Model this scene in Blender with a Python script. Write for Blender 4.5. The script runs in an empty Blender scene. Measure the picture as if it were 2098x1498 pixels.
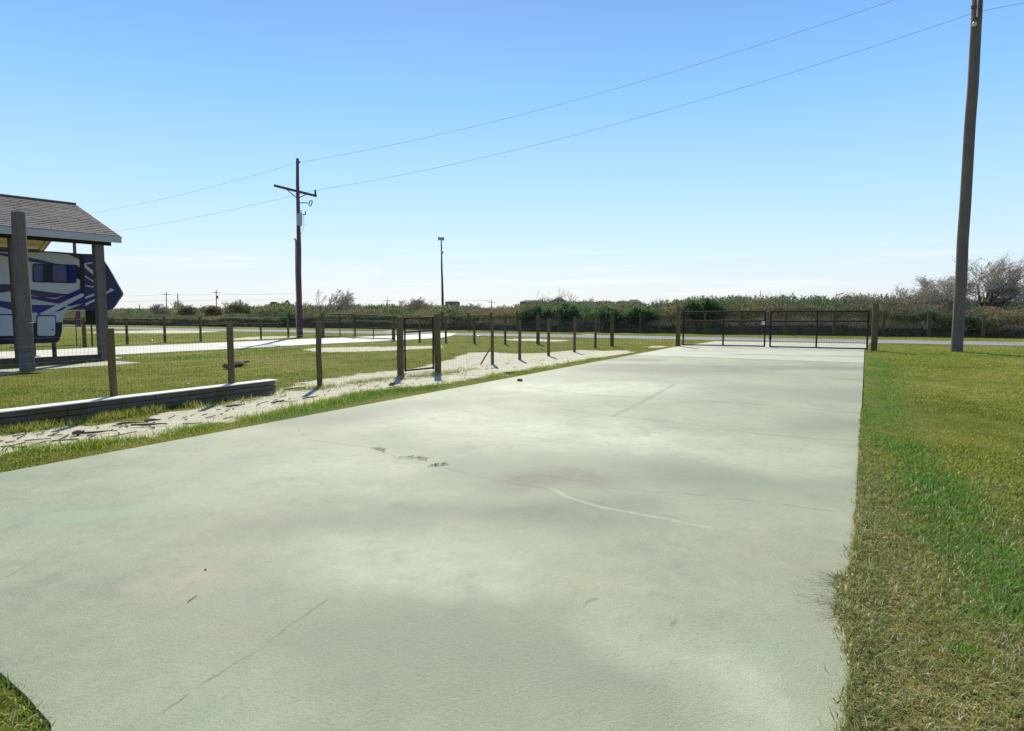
import bpy, bmesh, math, random
import numpy as np
from mathutils import Vector, Matrix
S = bpy.context.scene
COL = S.collection
R = math.radians
# ------------------------------------------------------------------ camera, sky, sun, exposure
F, CX, CY, H = 1300.0, 1049.0, 749.0, 1.6
PITCH = math.atan(111 / F)
SUN_AZ, SUN_EL = R(-6.95), R(40)
cam = bpy.data.cameras.new('camera')
cam.sensor_width = 36; cam.lens = F / 2098 * 36; cam.clip_start = 0.05; cam.clip_end = 9000
co = bpy.data.objects.new('camera', cam); COL.objects.link(co)
co.location = (0, 0, H); co.rotation_euler = (R(90) - PITCH, 0, 0)
S.camera = co
w = bpy.data.worlds.new('World'); S.world = w; w.use_nodes = True
wn, wl = w.node_tree.nodes, w.node_tree.links
sky = wn.new('ShaderNodeTexSky'); sky.sky_type = 'NISHITA'; sky.sun_disc = False
sky.sun_elevation = SUN_EL; sky.sun_rotation = SUN_AZ
sky.air_density = 1.0; sky.dust_density = 0.4; sky.ozone_density = 3.0; sky.altitude = 0
STR = 0.10
wn['Background'].inputs[1].default_value = STR
# the photograph's clear sky: pale at the horizon, saturated blue above, whiter towards the sun's side
gn = wn.new('ShaderNodeTexCoord'); sx_ = wn.new('ShaderNodeSeparateXYZ'); wl.new(gn.outputs['Generated'], sx_.inputs[0])
gr = wn.new('ShaderNodeValToRGB'); wl.new(sx_.outputs[2], gr.inputs[0]); ge = gr.color_ramp.elements
SKYC = [(0.0, (.74, .76, .79)), (.035, (.71, .78, .84)), (.09, (.60, .78, .90)), (.17, (.44, .71, .97)), (.30, (.25, .55, 1.02)), (.45, (.15, .34, .75)), (.75, (.06, .14, .40)), (1.0, (.05, .11, .32))]
while len(ge) > 1: ge.remove(ge[-1])
ge[0].position = 0; ge[0].color = (*SKYC[0][1], 1)
for p_, c_ in SKYC[1:]:
    e_ = ge.new(p_); e_.color = (*c_, 1)
sc1 = wn.new('ShaderNodeVectorMath'); sc1.operation = 'SCALE'; sc1.inputs['Scale'].default_value = 1 / STR; wl.new(gr.outputs[0], sc1.inputs[0])
mxw = wn.new('ShaderNodeMix'); mxw.data_type = 'RGBA'; mxw.inputs[0].default_value = .86
wl.new(sky.outputs[0], mxw.inputs[6]); wl.new(sc1.outputs[0], mxw.inputs[7])
# thin cloud streaks low over the horizon
mpw = wn.new('ShaderNodeMapping'); mpw.inputs['Scale'].default_value = (3.2, 3.2, 46); wl.new(gn.outputs['Generated'], mpw.inputs[0])
nzw = wn.new('ShaderNodeTexNoise'); nzw.inputs['Scale'].default_value = 1.6; nzw.inputs['Detail'].default_value = 6; wl.new(mpw.outputs[0], nzw.inputs['Vector'])
def wmr(v, a, b, c=0., d=1.):
    q_ = wn.new('ShaderNodeMapRange'); wl.new(v, q_.inputs[0])
    for i_, x_ in enumerate((a, b, c, d)): q_.inputs[i_ + 1].default_value = x_
    return q_.outputs[0]
def wmul(a, b):
    q_ = wn.new('ShaderNodeMath'); q_.operation = 'MULTIPLY'; wl.new(a, q_.inputs[0]); wl.new(b, q_.inputs[1]); return q_.outputs[0]
cf = wmul(wmul(wmr(nzw.outputs[0], .50, .72, 0, .5), wmr(sx_.outputs[2], .005, .03)), wmr(sx_.outputs[2], .11, .05))
mxc = wn.new('ShaderNodeMix'); mxc.data_type = 'RGBA'; wl.new(cf, mxc.inputs[0]); wl.new(mxw.outputs[2], mxc.inputs[6]); mxc.inputs[7].default_value = (9.6, 9.3, 9.2, 1)
wl.new(mxc.outputs[2], wn['Background'].inputs[0])
sl = bpy.data.lights.new('sun', 'SUN'); sl.energy = 5.0; sl.angle = R(0.53); sl.color = (1, .95, .80)
so = bpy.data.objects.new('sun', sl); COL.objects.link(so)
sd = Vector((math.sin(SUN_AZ) * math.cos(SUN_EL), math.cos(SUN_AZ) * math.cos(SUN_EL), math.sin(SUN_EL)))
so.rotation_euler = sd.to_track_quat('Z', 'Y').to_euler()
S.view_settings.view_transform = 'Standard'; S.view_settings.look = 'None'
S.view_settings.exposure = 0.22; S.view_settings.gamma = 1.0; S.view_settings.use_curve_mapping = False
S.cycles.max_bounces = 6; S.cycles.transparent_max_bounces = 4

# ------------------------------------------------------------------ measuring helpers
FW = np.array([0, math.cos(PITCH), -math.sin(PITCH)]); UP = np.array([0, math.sin(PITCH), math.cos(PITCH)])
def ray(px, py): return FW * F + np.array([1., 0, 0]) * (px - CX) + UP * (CY - py)
def G(px, py, z=0.0):
    r = ray(px, py); t = (z - H) / r[2]; return Vector((r[0] * t, r[1] * t, z))
def at_y(px, py, Y):
    r = ray(px, py); t = Y / r[1]; return Vector((r[0] * t, Y, H + r[2] * t))
def Zof(base, py):       # height of the point that appears at row py above a ground point
    # solve for z on the vertical line
    Y = base[1]
    k = (CY - py) / F
    # row: ((p-c).UP)/((p-c).FW)=k
    a = Y * UP[1] - k * Y * FW[1]; b = UP[2] - k * FW[2]
    return H - a / b
P2 = G(213, 738)
dC = Vector((941, 1304, 0)).normalized(); nC = Vector((-dC.y, dC.x, 0))
def UZ(px, py, w_):      # a point of the carport frame's plane at offset w_
    r = ray(px, py); p0 = P2 + nC * w_
    t = ((p0.x) * nC.x + (p0.y) * nC.y) / (r[0] * nC.x + r[1] * nC.y)
    p = Vector((r[0] * t, r[1] * t, H + r[2] * t))
    return ((p - p0).xy.dot(dC.xy), p.z)

# ------------------------------------------------------------------ noise in numpy
def _h(ix, iy, s):
    n = (ix.astype(np.int64) * 374761393 + iy.astype(np.int64) * 668265263 + s * 974634777) & 0xffffffff
    n = ((n ^ (n >> 13)) * 1274126177) & 0xffffffff
    return ((n ^ (n >> 16)) & 0xffff) / 65535.0
def vnoise(x, y, s=0):
    ix, iy = np.floor(x), np.floor(y); fx, fy = x - ix, y - iy
    fx = fx * fx * (3 - 2 * fx); fy = fy * fy * (3 - 2 * fy)
    a, b, c, d = _h(ix, iy, s), _h(ix + 1, iy, s), _h(ix, iy + 1, s), _h(ix + 1, iy + 1, s)
    return (a * (1 - fx) + b * fx) * (1 - fy) + (c * (1 - fx) + d * fx) * fy
def fbm(x, y, s=0, o=4):
    v = 0; a = .5; t = 0
    for i in range(o):
        v = v + a * vnoise(x * 2 ** i, y * 2 ** i, s + i); t += a; a *= .55
    return v / t
def inpoly(x, y, poly):
    ins = np.zeros(x.shape, bool); n = len(poly)
    for i in range(n):
        x0, y0 = poly[i][0], poly[i][1]; x1, y1 = poly[(i + 1) % n][0], poly[(i + 1) % n][1]
        if y0 == y1: continue
        c = ((y0 > y) != (y1 > y)) & (x < (x1 - x0) * (y - y0) / (y1 - y0) + x0); ins ^= c
    return ins
def polydist(x, y, poly, closed=True):
    d = np.full(x.shape, 1e9); n = len(poly)
    for i in range(n if closed else n - 1):
        ax, ay = poly[i][0], poly[i][1]; bx, by = poly[(i + 1) % n][0], poly[(i + 1) % n][1]
        dx, dy = bx - ax, by - ay; L = dx * dx + dy * dy + 1e-9
        t = np.clip(((x - ax) * dx + (y - ay) * dy) / L, 0, 1)
        d = np.minimum(d, np.hypot(x - ax - t * dx, y - ay - t * dy))
    return d
def signed(x, y, poly):  # positive inside
    return np.where(inpoly(x, y, poly), 1, -1) * polydist(x, y, poly)

# ------------------------------------------------------------------ object helpers
def props(o, label=None, cat=None, group=None, kind=None):
    if label: o['label'] = label
    if cat: o['category'] = cat
    if group: o['group'] = group
    if kind: o['kind'] = kind
    return o
def empty(name, loc, label, cat, group=None):
    o = bpy.data.objects.new(name, None); o.empty_display_size = .2; COL.objects.link(o)
    o.location = loc; return props(o, label, cat, group)
def copy_tree(o, parent=None):
    c = o.copy(); COL.objects.link(c); c.parent = parent
    for ch in list(o.children): copy_tree(ch, c)
    return c
class MB:
    def __init__(s): s.v = []; s.f = []; s.sm = []; s.mi = []
    def add(s, vs, fs, smooth=False, mi=0):
        b = len(s.v); s.v += [tuple(v) for v in vs]
        for f in fs: s.f.append([b + i for i in f]); s.sm.append(smooth); s.mi.append(mi)
        return s
    def box(s, c, size, rot=None, mi=0):
        c = Vector(c); hx, hy, hz = size[0] / 2, size[1] / 2, size[2] / 2
        vs = []
        for z in (-hz, hz):
            for x, y in ((-hx, -hy), (hx, -hy), (hx, hy), (-hx, hy)):
                p = Vector((x, y, z))
                if rot is not None: p = rot @ p
                vs.append(c + p)
        return s.add(vs, [(3, 2, 1, 0), (4, 5, 6, 7), (0, 1, 5, 4), (1, 2, 6, 5), (2, 3, 7, 6), (3, 0, 4, 7)], mi=mi)
    def beam(s, a, b, wd, ht, mi=0):   # box from a to b; wd horizontal, ht other
        a, b = Vector(a), Vector(b); d = (b - a); L = d.length; d.normalize()
        up = Vector((0, 0, 1)) if abs(d.z) < .99 else Vector((0, 1, 0))
        sd_ = up.cross(d).normalized(); up = d.cross(sd_)
        rot = Matrix((d, sd_, up)).transposed()
        return s.box((a + b) / 2, (L, wd, ht), rot, mi)
    def tube(s, pts, rad, n=6, cap=True, mi=0):
        pts = [Vector(p) for p in pts]
        if not hasattr(rad, '__len__'): rad = [rad] * len(pts)
        rings = []
        ref = None
        for i, p in enumerate(pts):
            d = (pts[min(i + 1, len(pts) - 1)] - pts[max(i - 1, 0)]).normalized()
            if ref is None: ref = Vector((1, 0, 0)) if abs(d.x) < .9 else Vector((0, 1, 0))
            u = (ref - d * ref.dot(d)).normalized(); v = d.cross(u); ref = u
            rings.append([p + (u * math.cos(a) + v * math.sin(a)) * rad[i] for a in [2 * math.pi * k / n for k in range(n)]])
        vs = [q for r_ in rings for q in r_]; fs = []
        for i in range(len(pts) - 1):
            for k in range(n):
                fs.append((i * n + k, i * n + (k + 1) % n, (i + 1) * n + (k + 1) % n, (i + 1) * n + k))
        s.add(vs, fs, n > 4, mi)
        if cap:
            s.add(rings[0], [tuple(range(n - 1, -1, -1))], mi=mi); s.add(rings[-1], [tuple(range(n))], mi=mi)
        return s
    def prism(s, poly, z0, z1, mi=0):
        n = len(poly); vs = [(p[0], p[1], z0) for p in poly] + [(p[0], p[1], z1) for p in poly]
        ar = sum(poly[i][0] * poly[(i + 1) % n][1] - poly[(i + 1) % n][0] * poly[i][1] for i in range(n))
        o = 1 if ar > 0 else -1
        fs = [tuple(range(n, 2 * n))[::o], tuple(range(n))[::-o]]
        for i in range(n):
            j = (i + 1) % n; fs.append((i, j, n + j, n + i)[::o])
        return s.add(vs, fs, mi=mi)
    def build(s, name, mat, parent=None, offset=None):
        me = bpy.data.meshes.new(name); off = Vector(offset) if offset is not None else Vector((0, 0, 0))
        if parent is not None and offset is None:
            off = world_loc(parent)
        vs = [(v[0] - off.x, v[1] - off.y, v[2] - off.z) for v in s.v]
        me.from_pydata(vs, [], s.f); me.polygons.foreach_set('use_smooth', s.sm)
        for m in (mat if isinstance(mat, (list, tuple)) else [mat]): me.materials.append(m)
        me.polygons.foreach_set('material_index', s.mi)
        me.update()
        o = bpy.data.objects.new(name, me); COL.objects.link(o)
        if parent is not None: o.parent = parent
        else: o.location = off
        return o
def world_loc(o):
    v = Vector(o.location)
    while o.parent is not None: o = o.parent; v = v + Vector(o.location)
    return v
def trimesh(name, V, mat, attrs=None, T=None, parent=None):
    """V: (n,3) vertices in threes (triangle soup) unless T is given."""
    n = len(V); me = bpy.data.meshes.new(name)
    if T is None: T = np.arange(n, dtype=np.int32).reshape(-1, 3)
    m = len(T); me.vertices.add(n); me.vertices.foreach_set('co', V.astype(np.float32).ravel())
    me.loops.add(m * 3); me.loops.foreach_set('vertex_index', T.astype(np.int32).ravel())
    me.polygons.add(m); me.polygons.foreach_set('loop_start', np.arange(0, m * 3, 3, dtype=np.int32))
    if attrs:
        for k, a in attrs.items():
            at = me.attributes.new(k, 'FLOAT', 'POINT'); at.data.foreach_set('value', a.astype(np.float32))
    me.materials.append(mat); me.update(); me.validate()
    o = bpy.data.objects.new(name, me); COL.objects.link(o)
    if parent: o.parent = parent
    return o

# ------------------------------------------------------------------ materials
class NT:
    def __init__(s, name):
        s.m = bpy.data.materials.new(name); s.m.use_nodes = True; s.n = s.m.node_tree.nodes; s.l = s.m.node_tree.links
        s.b = s.n['Principled BSDF']; s.out = s.n['Material Output']
        s.b.inputs['Specular IOR Level'].default_value = .35
    def L(s, a, b): s.l.new(a, b)
    def setin(s, sock, v):
        if isinstance(v, bpy.types.NodeSocket): s.l.new(v, sock)
        elif hasattr(v, '__len__') and len(v) == 3 and sock.type == 'RGBA': sock.default_value = (*v, 1)
        else: sock.default_value = v
    def math(s, op, a, b=0.0, clamp=False):
        n = s.n.new('ShaderNodeMath'); n.operation = op; n.use_clamp = clamp
        s.setin(n.inputs[0], a); s.setin(n.inputs[1], b); return n.outputs[0]
    def mix(s, f, a, b, mode='MIX'):
        n = s.n.new('ShaderNodeMix'); n.data_type = 'RGBA'; n.blend_type = mode
        s.setin(n.inputs[0], f); s.setin(n.inputs[6], a); s.setin(n.inputs[7], b); return n.outputs[2]
    def pos(s, scale=(1, 1, 1), obj=False):
        if obj: c = s.n.new('ShaderNodeTexCoord').outputs['Object']
        else: c = s.n.new('ShaderNodeNewGeometry').outputs['Position']
        if scale == (1, 1, 1): return c
        m = s.n.new('ShaderNodeMapping'); m.inputs['Scale'].default_value = scale; s.L(c, m.inputs[0]); return m.outputs[0]
    def noise(s, vec, scale, detail=4, rough=.55, dist=0):
        n = s.n.new('ShaderNodeTexNoise'); s.L(vec, n.inputs['Vector']); n.inputs['Scale'].default_value = scale
        n.inputs['Detail'].default_value = detail; n.inputs['Roughness'].default_value = rough
        n.inputs['Distortion'].default_value = dist; return n.outputs[0]
    def mr(s, v, a, b, c=0., d=1.):
        n = s.n.new('ShaderNodeMapRange'); s.setin(n.inputs[0], v)
        for i, x in enumerate((a, b, c, d)): n.inputs[i + 1].default_value = x
        return n.outputs[0]
    def ramp(s, v, stops):
        n = s.n.new('ShaderNodeValToRGB'); s.L(v, n.inputs[0]); e = n.color_ramp.elements
        while len(e) > 1: e.remove(e[-1])
        e[0].position = stops[0][0]; e[0].color = (*stops[0][1], 1)
        for p, c in stops[1:]:
            x = e.new(p); x.color = (*c, 1)
        return n.outputs[0]
    def attr(s, name):
        n = s.n.new('ShaderNodeAttribute'); n.attribute_name = name; return n.outputs['Fac']
    def bump(s, h, dist, st=1.0):
        n = s.n.new('ShaderNodeBump'); n.inputs['Distance'].default_value = dist; n.inputs['Strength'].default_value = st
        s.L(h, n.inputs['Height']); s.L(n.outputs[0], s.b.inputs['Normal'])
    def base(s, c): s.setin(s.b.inputs['Base Color'], c)
    def rough(s, v): s.setin(s.b.inputs['Roughness'], v)

def simple(name, c, c2=None, scale=8, rough=.7, stretch=(1, 1, 1), bump=0.0, metal=0, lo=.35, hi=.65, obj=True):
    t = NT(name)
    v = t.pos(stretch, obj)
    n = t.noise(v, scale, 5, .6)
    t.base(t.mix(t.mr(n, lo, hi), c, c2 or tuple(x * .7 for x in c))); t.rough(rough)
    t.b.inputs['Metallic'].default_value = metal
    if bump: t.bump(n, bump)
    return t.m
def wood(name, c, c2, c3=None, scale=1.0):
    t = NT(name); v = t.pos((14 * scale, 14 * scale, .9 * scale), False)
    n = t.noise(v, 2.2, 6, .65, .4); n2 = t.noise(t.pos((1, 1, 1)), 2.3, 3)
    col = t.mix(t.mr(n, .33, .68), c, c2)
    if c3: col = t.mix(t.mr(n2, .45, .7), col, c3)
    crack = t.mr(t.noise(t.pos((40, 40, 1.2)), 1.3, 3, .5), .62, .68)
    col = t.mix(crack, col, tuple(x * .35 for x in c2))
    t.base(col); t.rough(.85); t.bump(n, .012, .8); return t.m
M = {}
M['post'] = wood('weathered_post_wood', (.165, .12, .05), (.09, .055, .024), (.11, .09, .035))
M['pole'] = wood('utility_pole_wood', (.20, .15, .12), (.11, .08, .065), (.16, .13, .09), .6)
M['pole_far'] = wood('creosote_pole_wood', (.16, .075, .08), (.09, .045, .05), None, .6)
M['graywood'] = wood('grey_carport_timber', (.20, .165, .145), (.12, .10, .09), (.16, .115, .085), .8)
M['brownwood'] = wood('brown_carport_timber', (.17, .11, .085), (.1, .06, .05))
M['whitepaint'] = simple('fascia_paint', (.50, .48, .45), (.42, .40, .38), 5, .6)
M['black'] = simple('black_gate_steel', (.018, .010, .012), (.03, .018, .018), 20, .75)
M['brownsteel'] = simple('rusty_brown_steel', (.06, .03, .025), (.03, .02, .018), 20, .6)
M['wire'] = simple('galvanised_wire', (.07, .07, .06), (.11, .11, .10), 20, .5, metal=.5)
M['cable'] = simple('power_cable', (.26, .30, .38), None, 5, .5)
M['galv'] = simple('grey_conduit', (.42, .43, .46), (.33, .34, .36), 6, .5)
M['white_cer'] = simple('white_porcelain', (.75, .75, .7), None, 5, .3)
M['rv_white'] = simple('trailer_white_gelcoat', (.52, .51, .50), (.47, .46, .45), 3, .35)
M['rv_navy'] = simple('trailer_navy_paint', (.010, .008, .10), (.014, .012, .16), 2, .3)
M['rv_dark'] = simple('trailer_dark_plum_paint', (.03, .02, .045), (.045, .03, .07), 3, .35)
M['rv_nose'] = simple('trailer_teal_nose_paint', (.008, .010, .055), (.010, .009, .11), 1.2, .3)
M['rv_black'] = simple('trailer_black_trim', (.012, .012, .02), None, 5, .5)
M['glassdark'] = simple('blue_reflection_glass', (.008, .012, .09), (.02, .04, .2), 1.0, .08)  # dark glass with blue reflections put into its base colour
M['excav'] = simple('rust_brown_machine_paint', (.10, .045, .03), (.06, .03, .025), 3, .6)
M['rubber'] = simple('black_rubber', (.015, .015, .015), None, 5, .8)
M['bark'] = simple('bare_twig_bark', (.38, .31, .24), (.54, .46, .37), 3, .9)
M['bark_dark'] = simple('dark_tree_bark', (.09, .06, .05), (.13, .1, .08), 6, .9)
M['housewall'] = simple('weathered_house_siding', (.19, .15, .16), (.15, .12, .13), .4, .9)
M['houseroof'] = simple('dark_house_roofing', (.09, .075, .085), (.07, .06, .07), .6, .9)
M['housepink'] = simple('pinkish_house_siding', (.26, .19, .185), (.21, .16, .16), .4, .9)
M['driftwood'] = simple('reddish_driftwood', (.19, .115, .08), (.11, .065, .045), 12, .9, (1, 1, 1), .01)
M['stone'] = simple('brown_stone', (.16, .13, .09), (.1, .08, .06), 30, .9, bump=.005)
M['leafdead'] = simple('dry_fern_leaf', (.10, .08, .03), (.16, .12, .05), 40, .9)

# shingles
t = NT('grey_asphalt_shingles')
b = t.n.new('ShaderNodeTexBrick'); b.inputs['Scale'].default_value = 1; b.inputs['Brick Width'].default_value = .33; b.inputs['Row Height'].default_value = .14
b.inputs['Mortar Size'].default_value = .012; b.inputs['Color1'].default_value = (.22, .18, .145, 1); b.inputs['Color2'].default_value = (.15, .122, .10, 1); b.inputs['Mortar'].default_value = (.07, .06, .06, 1)
mp = t.n.new('ShaderNodeMapping'); mp.inputs['Rotation'].default_value = (0, 0, math.atan2(dC.y, dC.x) * -1); t.L(t.pos(), mp.inputs[0]); t.L(mp.outputs[0], b.inputs[0])
n = t.noise(t.pos(), 25, 5, .7)
t.base(t.mix(t.mr(n, .3, .7), b.outputs[0], (.21, .18, .15))); t.rough(.95); t.bump(b.outputs[1], .01, -1.0); M['shingle'] = t.m
# soffit plywood
M['ply'] = simple('plywood_soffit', (.42, .34, .16), (.3, .25, .12), 2, .8)

# ---------- grass colouring shared by soil and blades
GREEN = (.13, .32, .05)
def grass_color(t, rnd=None):
    p = t.pos()
    n1 = t.noise(p, .35, 4, .6); n2 = t.noise(p, 1.7, 5, .65); n3 = t.noise(p, 9, 5, .7)
    s = t.math('ADD', t.math('MULTIPLY', n1, .5), t.math('ADD', t.math('MULTIPLY', n2, .4), t.math('MULTIPLY', n3, .2)))
    if rnd is not None: s = t.math('ADD', s, t.math('MULTIPLY', t.math('SUBTRACT', rnd, .5), .30))
    col = t.ramp(s, [(.30, (.10, .17, .02)), (.43, (.20, .26, .028)), (.54, (.31, .34, .045)), (.65, (.42, .41, .09)), (.78, (.52, .46, .18))])
    gm = t.attr('lush')
    g = t.ramp(n3, [(.3, (.07, .20, .06)), (.52, GREEN), (.72, (.24, .45, .06))])
    gm2 = t.mr(t.math('ADD', gm, t.math('MULTIPLY', t.math('SUBTRACT', t.math('ADD', t.math('MULTIPLY', n3, .5), t.math('MULTIPLY', n2, .5)), .5), 3.6)), .22, .9)
    col = t.mix(t.math('MULTIPLY', gm2, .8), col, g)
    cm = t.mr(t.math('ADD', t.attr('thatch'), t.math('MULTIPLY', t.math('SUBTRACT', n2, .5), .9)), .3, .75)
    br = t.ramp(n3, [(.3, (.17, .15, .04)), (.5, (.42, .38, .12)), (.72, (.66, .62, .29))])
    if rnd is not None: br = t.mix(t.mr(rnd, .34, .26, 0, .75), br, (.18, .30, .07))
    if rnd is not None: br = t.mix(t.mr(rnd, .60, .66, 0, .6), br, t.mix(t.mr(rnd, .74, .72), (.42, .33, .16), (.16, .09, .035)))
    col = t.mix(t.math('MULTIPLY', cm, t.math('SUBTRACT', 1.0, gm2)), col, br)
    return col, n1, n2, n3
t = NT('lawn_soil_and_sand')
gc, n1, n2, n3 = grass_color(t)
gc = t.mix(t.mr(t.noise(t.pos(), 38, 4, .7), .42, .66), t.mix(1, gc, (.42, .36, .30), 'MULTIPLY'), t.mix(1, gc, (.70, .66, .56), 'MULTIPLY'))
sandc = t.ramp(t.noise(t.pos(), 3.2, 6, .7), [(.3, (.50, .45, .30)), (.5, (.64, .59, .42)), (.7, (.76, .71, .54))])
spk = t.mr(t.noise(t.pos(), 30, 4, .75), .60, .70)
sandc = t.mix(t.math('MULTIPLY', spk, .7), sandc, (.20, .15, .09))
sm = t.mr(t.math('ADD', t.attr('sand'), t.math('MULTIPLY', t.math('SUBTRACT', t.noise(t.pos(), 7, 5, .75), .5), .9)), .44, .56)
t.base(t.mix(sm, gc, sandc)); t.rough(.95); t.b.inputs['Specular IOR Level'].default_value = .1
t.bump(t.math('ADD', n3, t.noise(t.pos(), 60, 4, .7)), .03, .8); M['ground'] = t.m
t = NT('grass_blades')
gc, *_ = grass_color(t, t.attr('rnd'))
gc = t.mix(t.mr(t.attr('rnd'), .90, .94), gc, (.74, .71, .46))
t.base(gc); t.rough(.7); t.b.inputs['Specular IOR Level'].default_value = .15
tr = t.n.new('ShaderNodeBsdfTranslucent'); t.L(gc, tr.inputs[0])
mx = t.n.new('ShaderNodeMixShader'); mx.inputs[0].default_value = .45
t.L(t.b.outputs[0], mx.inputs[1]); t.L(tr.outputs[0], mx.inputs[2]); t.L(mx.outputs[0], t.out.inputs[0]); M['blade'] = t.m

# ---------- concrete with stains and cracks at measured places
def concrete(name, marks=(), cracks=(), c_lo=(.265, .29, .185), c_hi=(.42, .435, .27), tone=1.0):
    t = NT(name); p = t.pos()
    warp = t.n.new('ShaderNodeTexNoise'); t.L(p, warp.inputs['Vector']); warp.inputs['Scale'].default_value = 3.0; warp.inputs['Detail'].default_value = 5
    vm = t.n.new('ShaderNodeVectorMath'); vm.operation = 'SUBTRACT'; t.L(warp.outputs[1], vm.inputs[0]); vm.inputs[1].default_value = (.5, .5, .5)
    def warped(a):
        v2 = t.n.new('ShaderNodeVectorMath'); v2.operation = 'SCALE'; t.L(vm.outputs[0], v2.inputs[0]); v2.inputs['Scale'].default_value = a
        v3 = t.n.new('ShaderNodeVectorMath'); v3.operation = 'ADD'; t.L(p, v3.inputs[0]); t.L(v2.outputs[0], v3.inputs[1]); return v3.outputs[0]
    wp, wp_s = warped(.5), warped(.10)
    n1 = t.noise(wp, .45, 5, .55); n2 = t.noise(wp, 1.6, 6, .62); n3 = t.noise(p, 9, 6, .7)
    sv = t.math('ADD', t.math('MULTIPLY', n1, .42), t.math('ADD', t.math('MULTIPLY', n2, .36), t.math('MULTIPLY', n3, .22)))
    col = t.mix(t.mr(sv, .40, .60), c_lo, c_hi)
    # faint pink and green-grey mottling
    col = t.mix(t.mr(t.noise(wp, .8, 3), .5, .75, 0, .5), col, (.35, .30, .195))
    col = t.mix(t.mr(t.noise(warped(.3), 1.1, 3), .52, .75, 0, .45), col, (.26, .34, .225))
    fine = t.noise(p, 190, 3, .7); fine2 = t.noise(p, 55, 4, .7)
    col = t.mix(t.mr(fine, .35, .68, 0, .5), col, tuple(x * .6 for x in c_lo))
    col = t.mix(t.mr(fine2, .55, .72, 0, .4), col, tuple(x * .62 for x in c_lo))
    col = t.mix(t.mr(t.noise(p, 120, 2, .6), .68, .74, 0, .5), col, (.6, .6, .52))
    def dist(vec, a, b_):
        a, b_ = Vector(a), Vector(b_); a.z = b_.z = .03; d = b_ - a; LL = max(d.length_squared, 1e-8)
        s1 = t.n.new('ShaderNodeVectorMath'); s1.operation = 'SUBTRACT'; t.L(vec, s1.inputs[0]); s1.inputs[1].default_value = a
        dt = t.n.new('ShaderNodeVectorMath'); dt.operation = 'DOT_PRODUCT'; t.L(s1.outputs[0], dt.inputs[0]); dt.inputs[1].default_value = d / LL
        h_ = t.math('ADD', dt.outputs['Value'], 0.0, True)
        sc = t.n.new('ShaderNodeVectorMath'); sc.operation = 'SCALE'; sc.inputs[0].default_value = d; t.L(h_, sc.inputs['Scale'])
        s2 = t.n.new('ShaderNodeVectorMath'); s2.operation = 'DISTANCE'; t.L(s1.outputs[0], s2.inputs[0]); t.L(sc.outputs[0], s2.inputs[1])
        return s2.outputs['Value']
    if marks:
        nn_ = t.math('MULTIPLY', t.math('SUBTRACT', t.math('ADD', t.math('MULTIPLY', n2, .6), t.math('MULTIPLY', n3, .4)), .5), 4.0)
        for nm_, c in MARKC.items():
            a_ = t.attr(nm_)
            m = t.math('MULTIPLY', a_, t.math('ADD', 1.0, nn_), True)
            col = t.mix(m, col, c)
    hgt = t.math('MULTIPLY', fine2, .25)
    for pts, wd, c, st in cracks:
        dm = None
        for a, b_ in zip(pts[:-1], pts[1:]):
            d_ = dist(wp_s, a, b_); dm = d_ if dm is None else t.math('MINIMUM', dm, d_)
        m = t.math('MULTIPLY', t.mr(dm, wd, wd * .3), t.mr(n3, .38, .52, .4, 1))
        col = t.mix(t.math('MULTIPLY', m, st), col, c)
    t.base(t.mix(1, col, (tone, tone, tone), 'MULTIPLY')); t.rough(.7)
    t.b.inputs['Specular IOR Level'].default_value = .35
    t.bump(t.math('ADD', fine, t.math('MULTIPLY', fine2, 1.4)), .0042, .75); return t.m
DK = (.15, .175, .115); DB = (.165, .15, .105); LT = (.50, .52, .36); PK = (.38, .33, .23)
MARKC = {'stain_grey': DK, 'stain_brown': DB, 'pale': LT, 'pink': PK, 'algae': (.27, .36, .22)}
def g2(a): return G(*a)
marks = [(g2((1090, 985)), g2((1190, 985)), .45, DB, .55), (g2((1100, 1050)), g2((1240, 1055)), .6, DK, .5),
         (g2((980, 965)), g2((1380, 970)), .9, DK, .32), (g2((1380, 985)), g2((1700, 1010)), .8, DK, .22),
         (g2((620, 862)), g2((860, 838)), 1.0, DB, .42), (g2((1240, 758)), g2((1480, 762)), 1.6, DB, .42), (g2((1240, 750)), g2((1770, 758)), .9, DK, .45),
         (g2((1250, 738)), g2((1330, 740)), .7, DB, .45), (g2((1660, 880)), g2((1760, 880)), .8, DB, .3), (g2((1500, 800)), g2((1740, 815)), 1.5, DB, .2),
         (g2((1100, 800)), g2((1330, 795)), 1.6, LT, .4), (g2((900, 855)), g2((1250, 905)), 1.3, LT, .35), (g2((1300, 900)), g2((1640, 945)), 1.0, LT, .22),
         (g2((60, 1080)), g2((200, 1075)), .35, 'ALG', .5), (g2((560, 980)), g2((720, 960)), .8, LT, .2),
         (g2((870, 1060)), g2((990, 1050)), .35, DK, .4), (g2((600, 1090)), g2((760, 1100)), .5, DK, .25), (g2((330, 1215)), g2((400, 1225)), .25, PK, .7),
          (g2((760, 1320)), g2((1250, 1400)), .55, DK, .3), (g2((700, 1150)), g2((1000, 1170)), .5, LT, .3),
         (g2((880, 1230)), g2((1100, 1240)), .35, DK, .28), (g2((1250, 1340)), g2((1500, 1420)), .3, LT, .3)]
CR = (.13, .115, .08)
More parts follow.
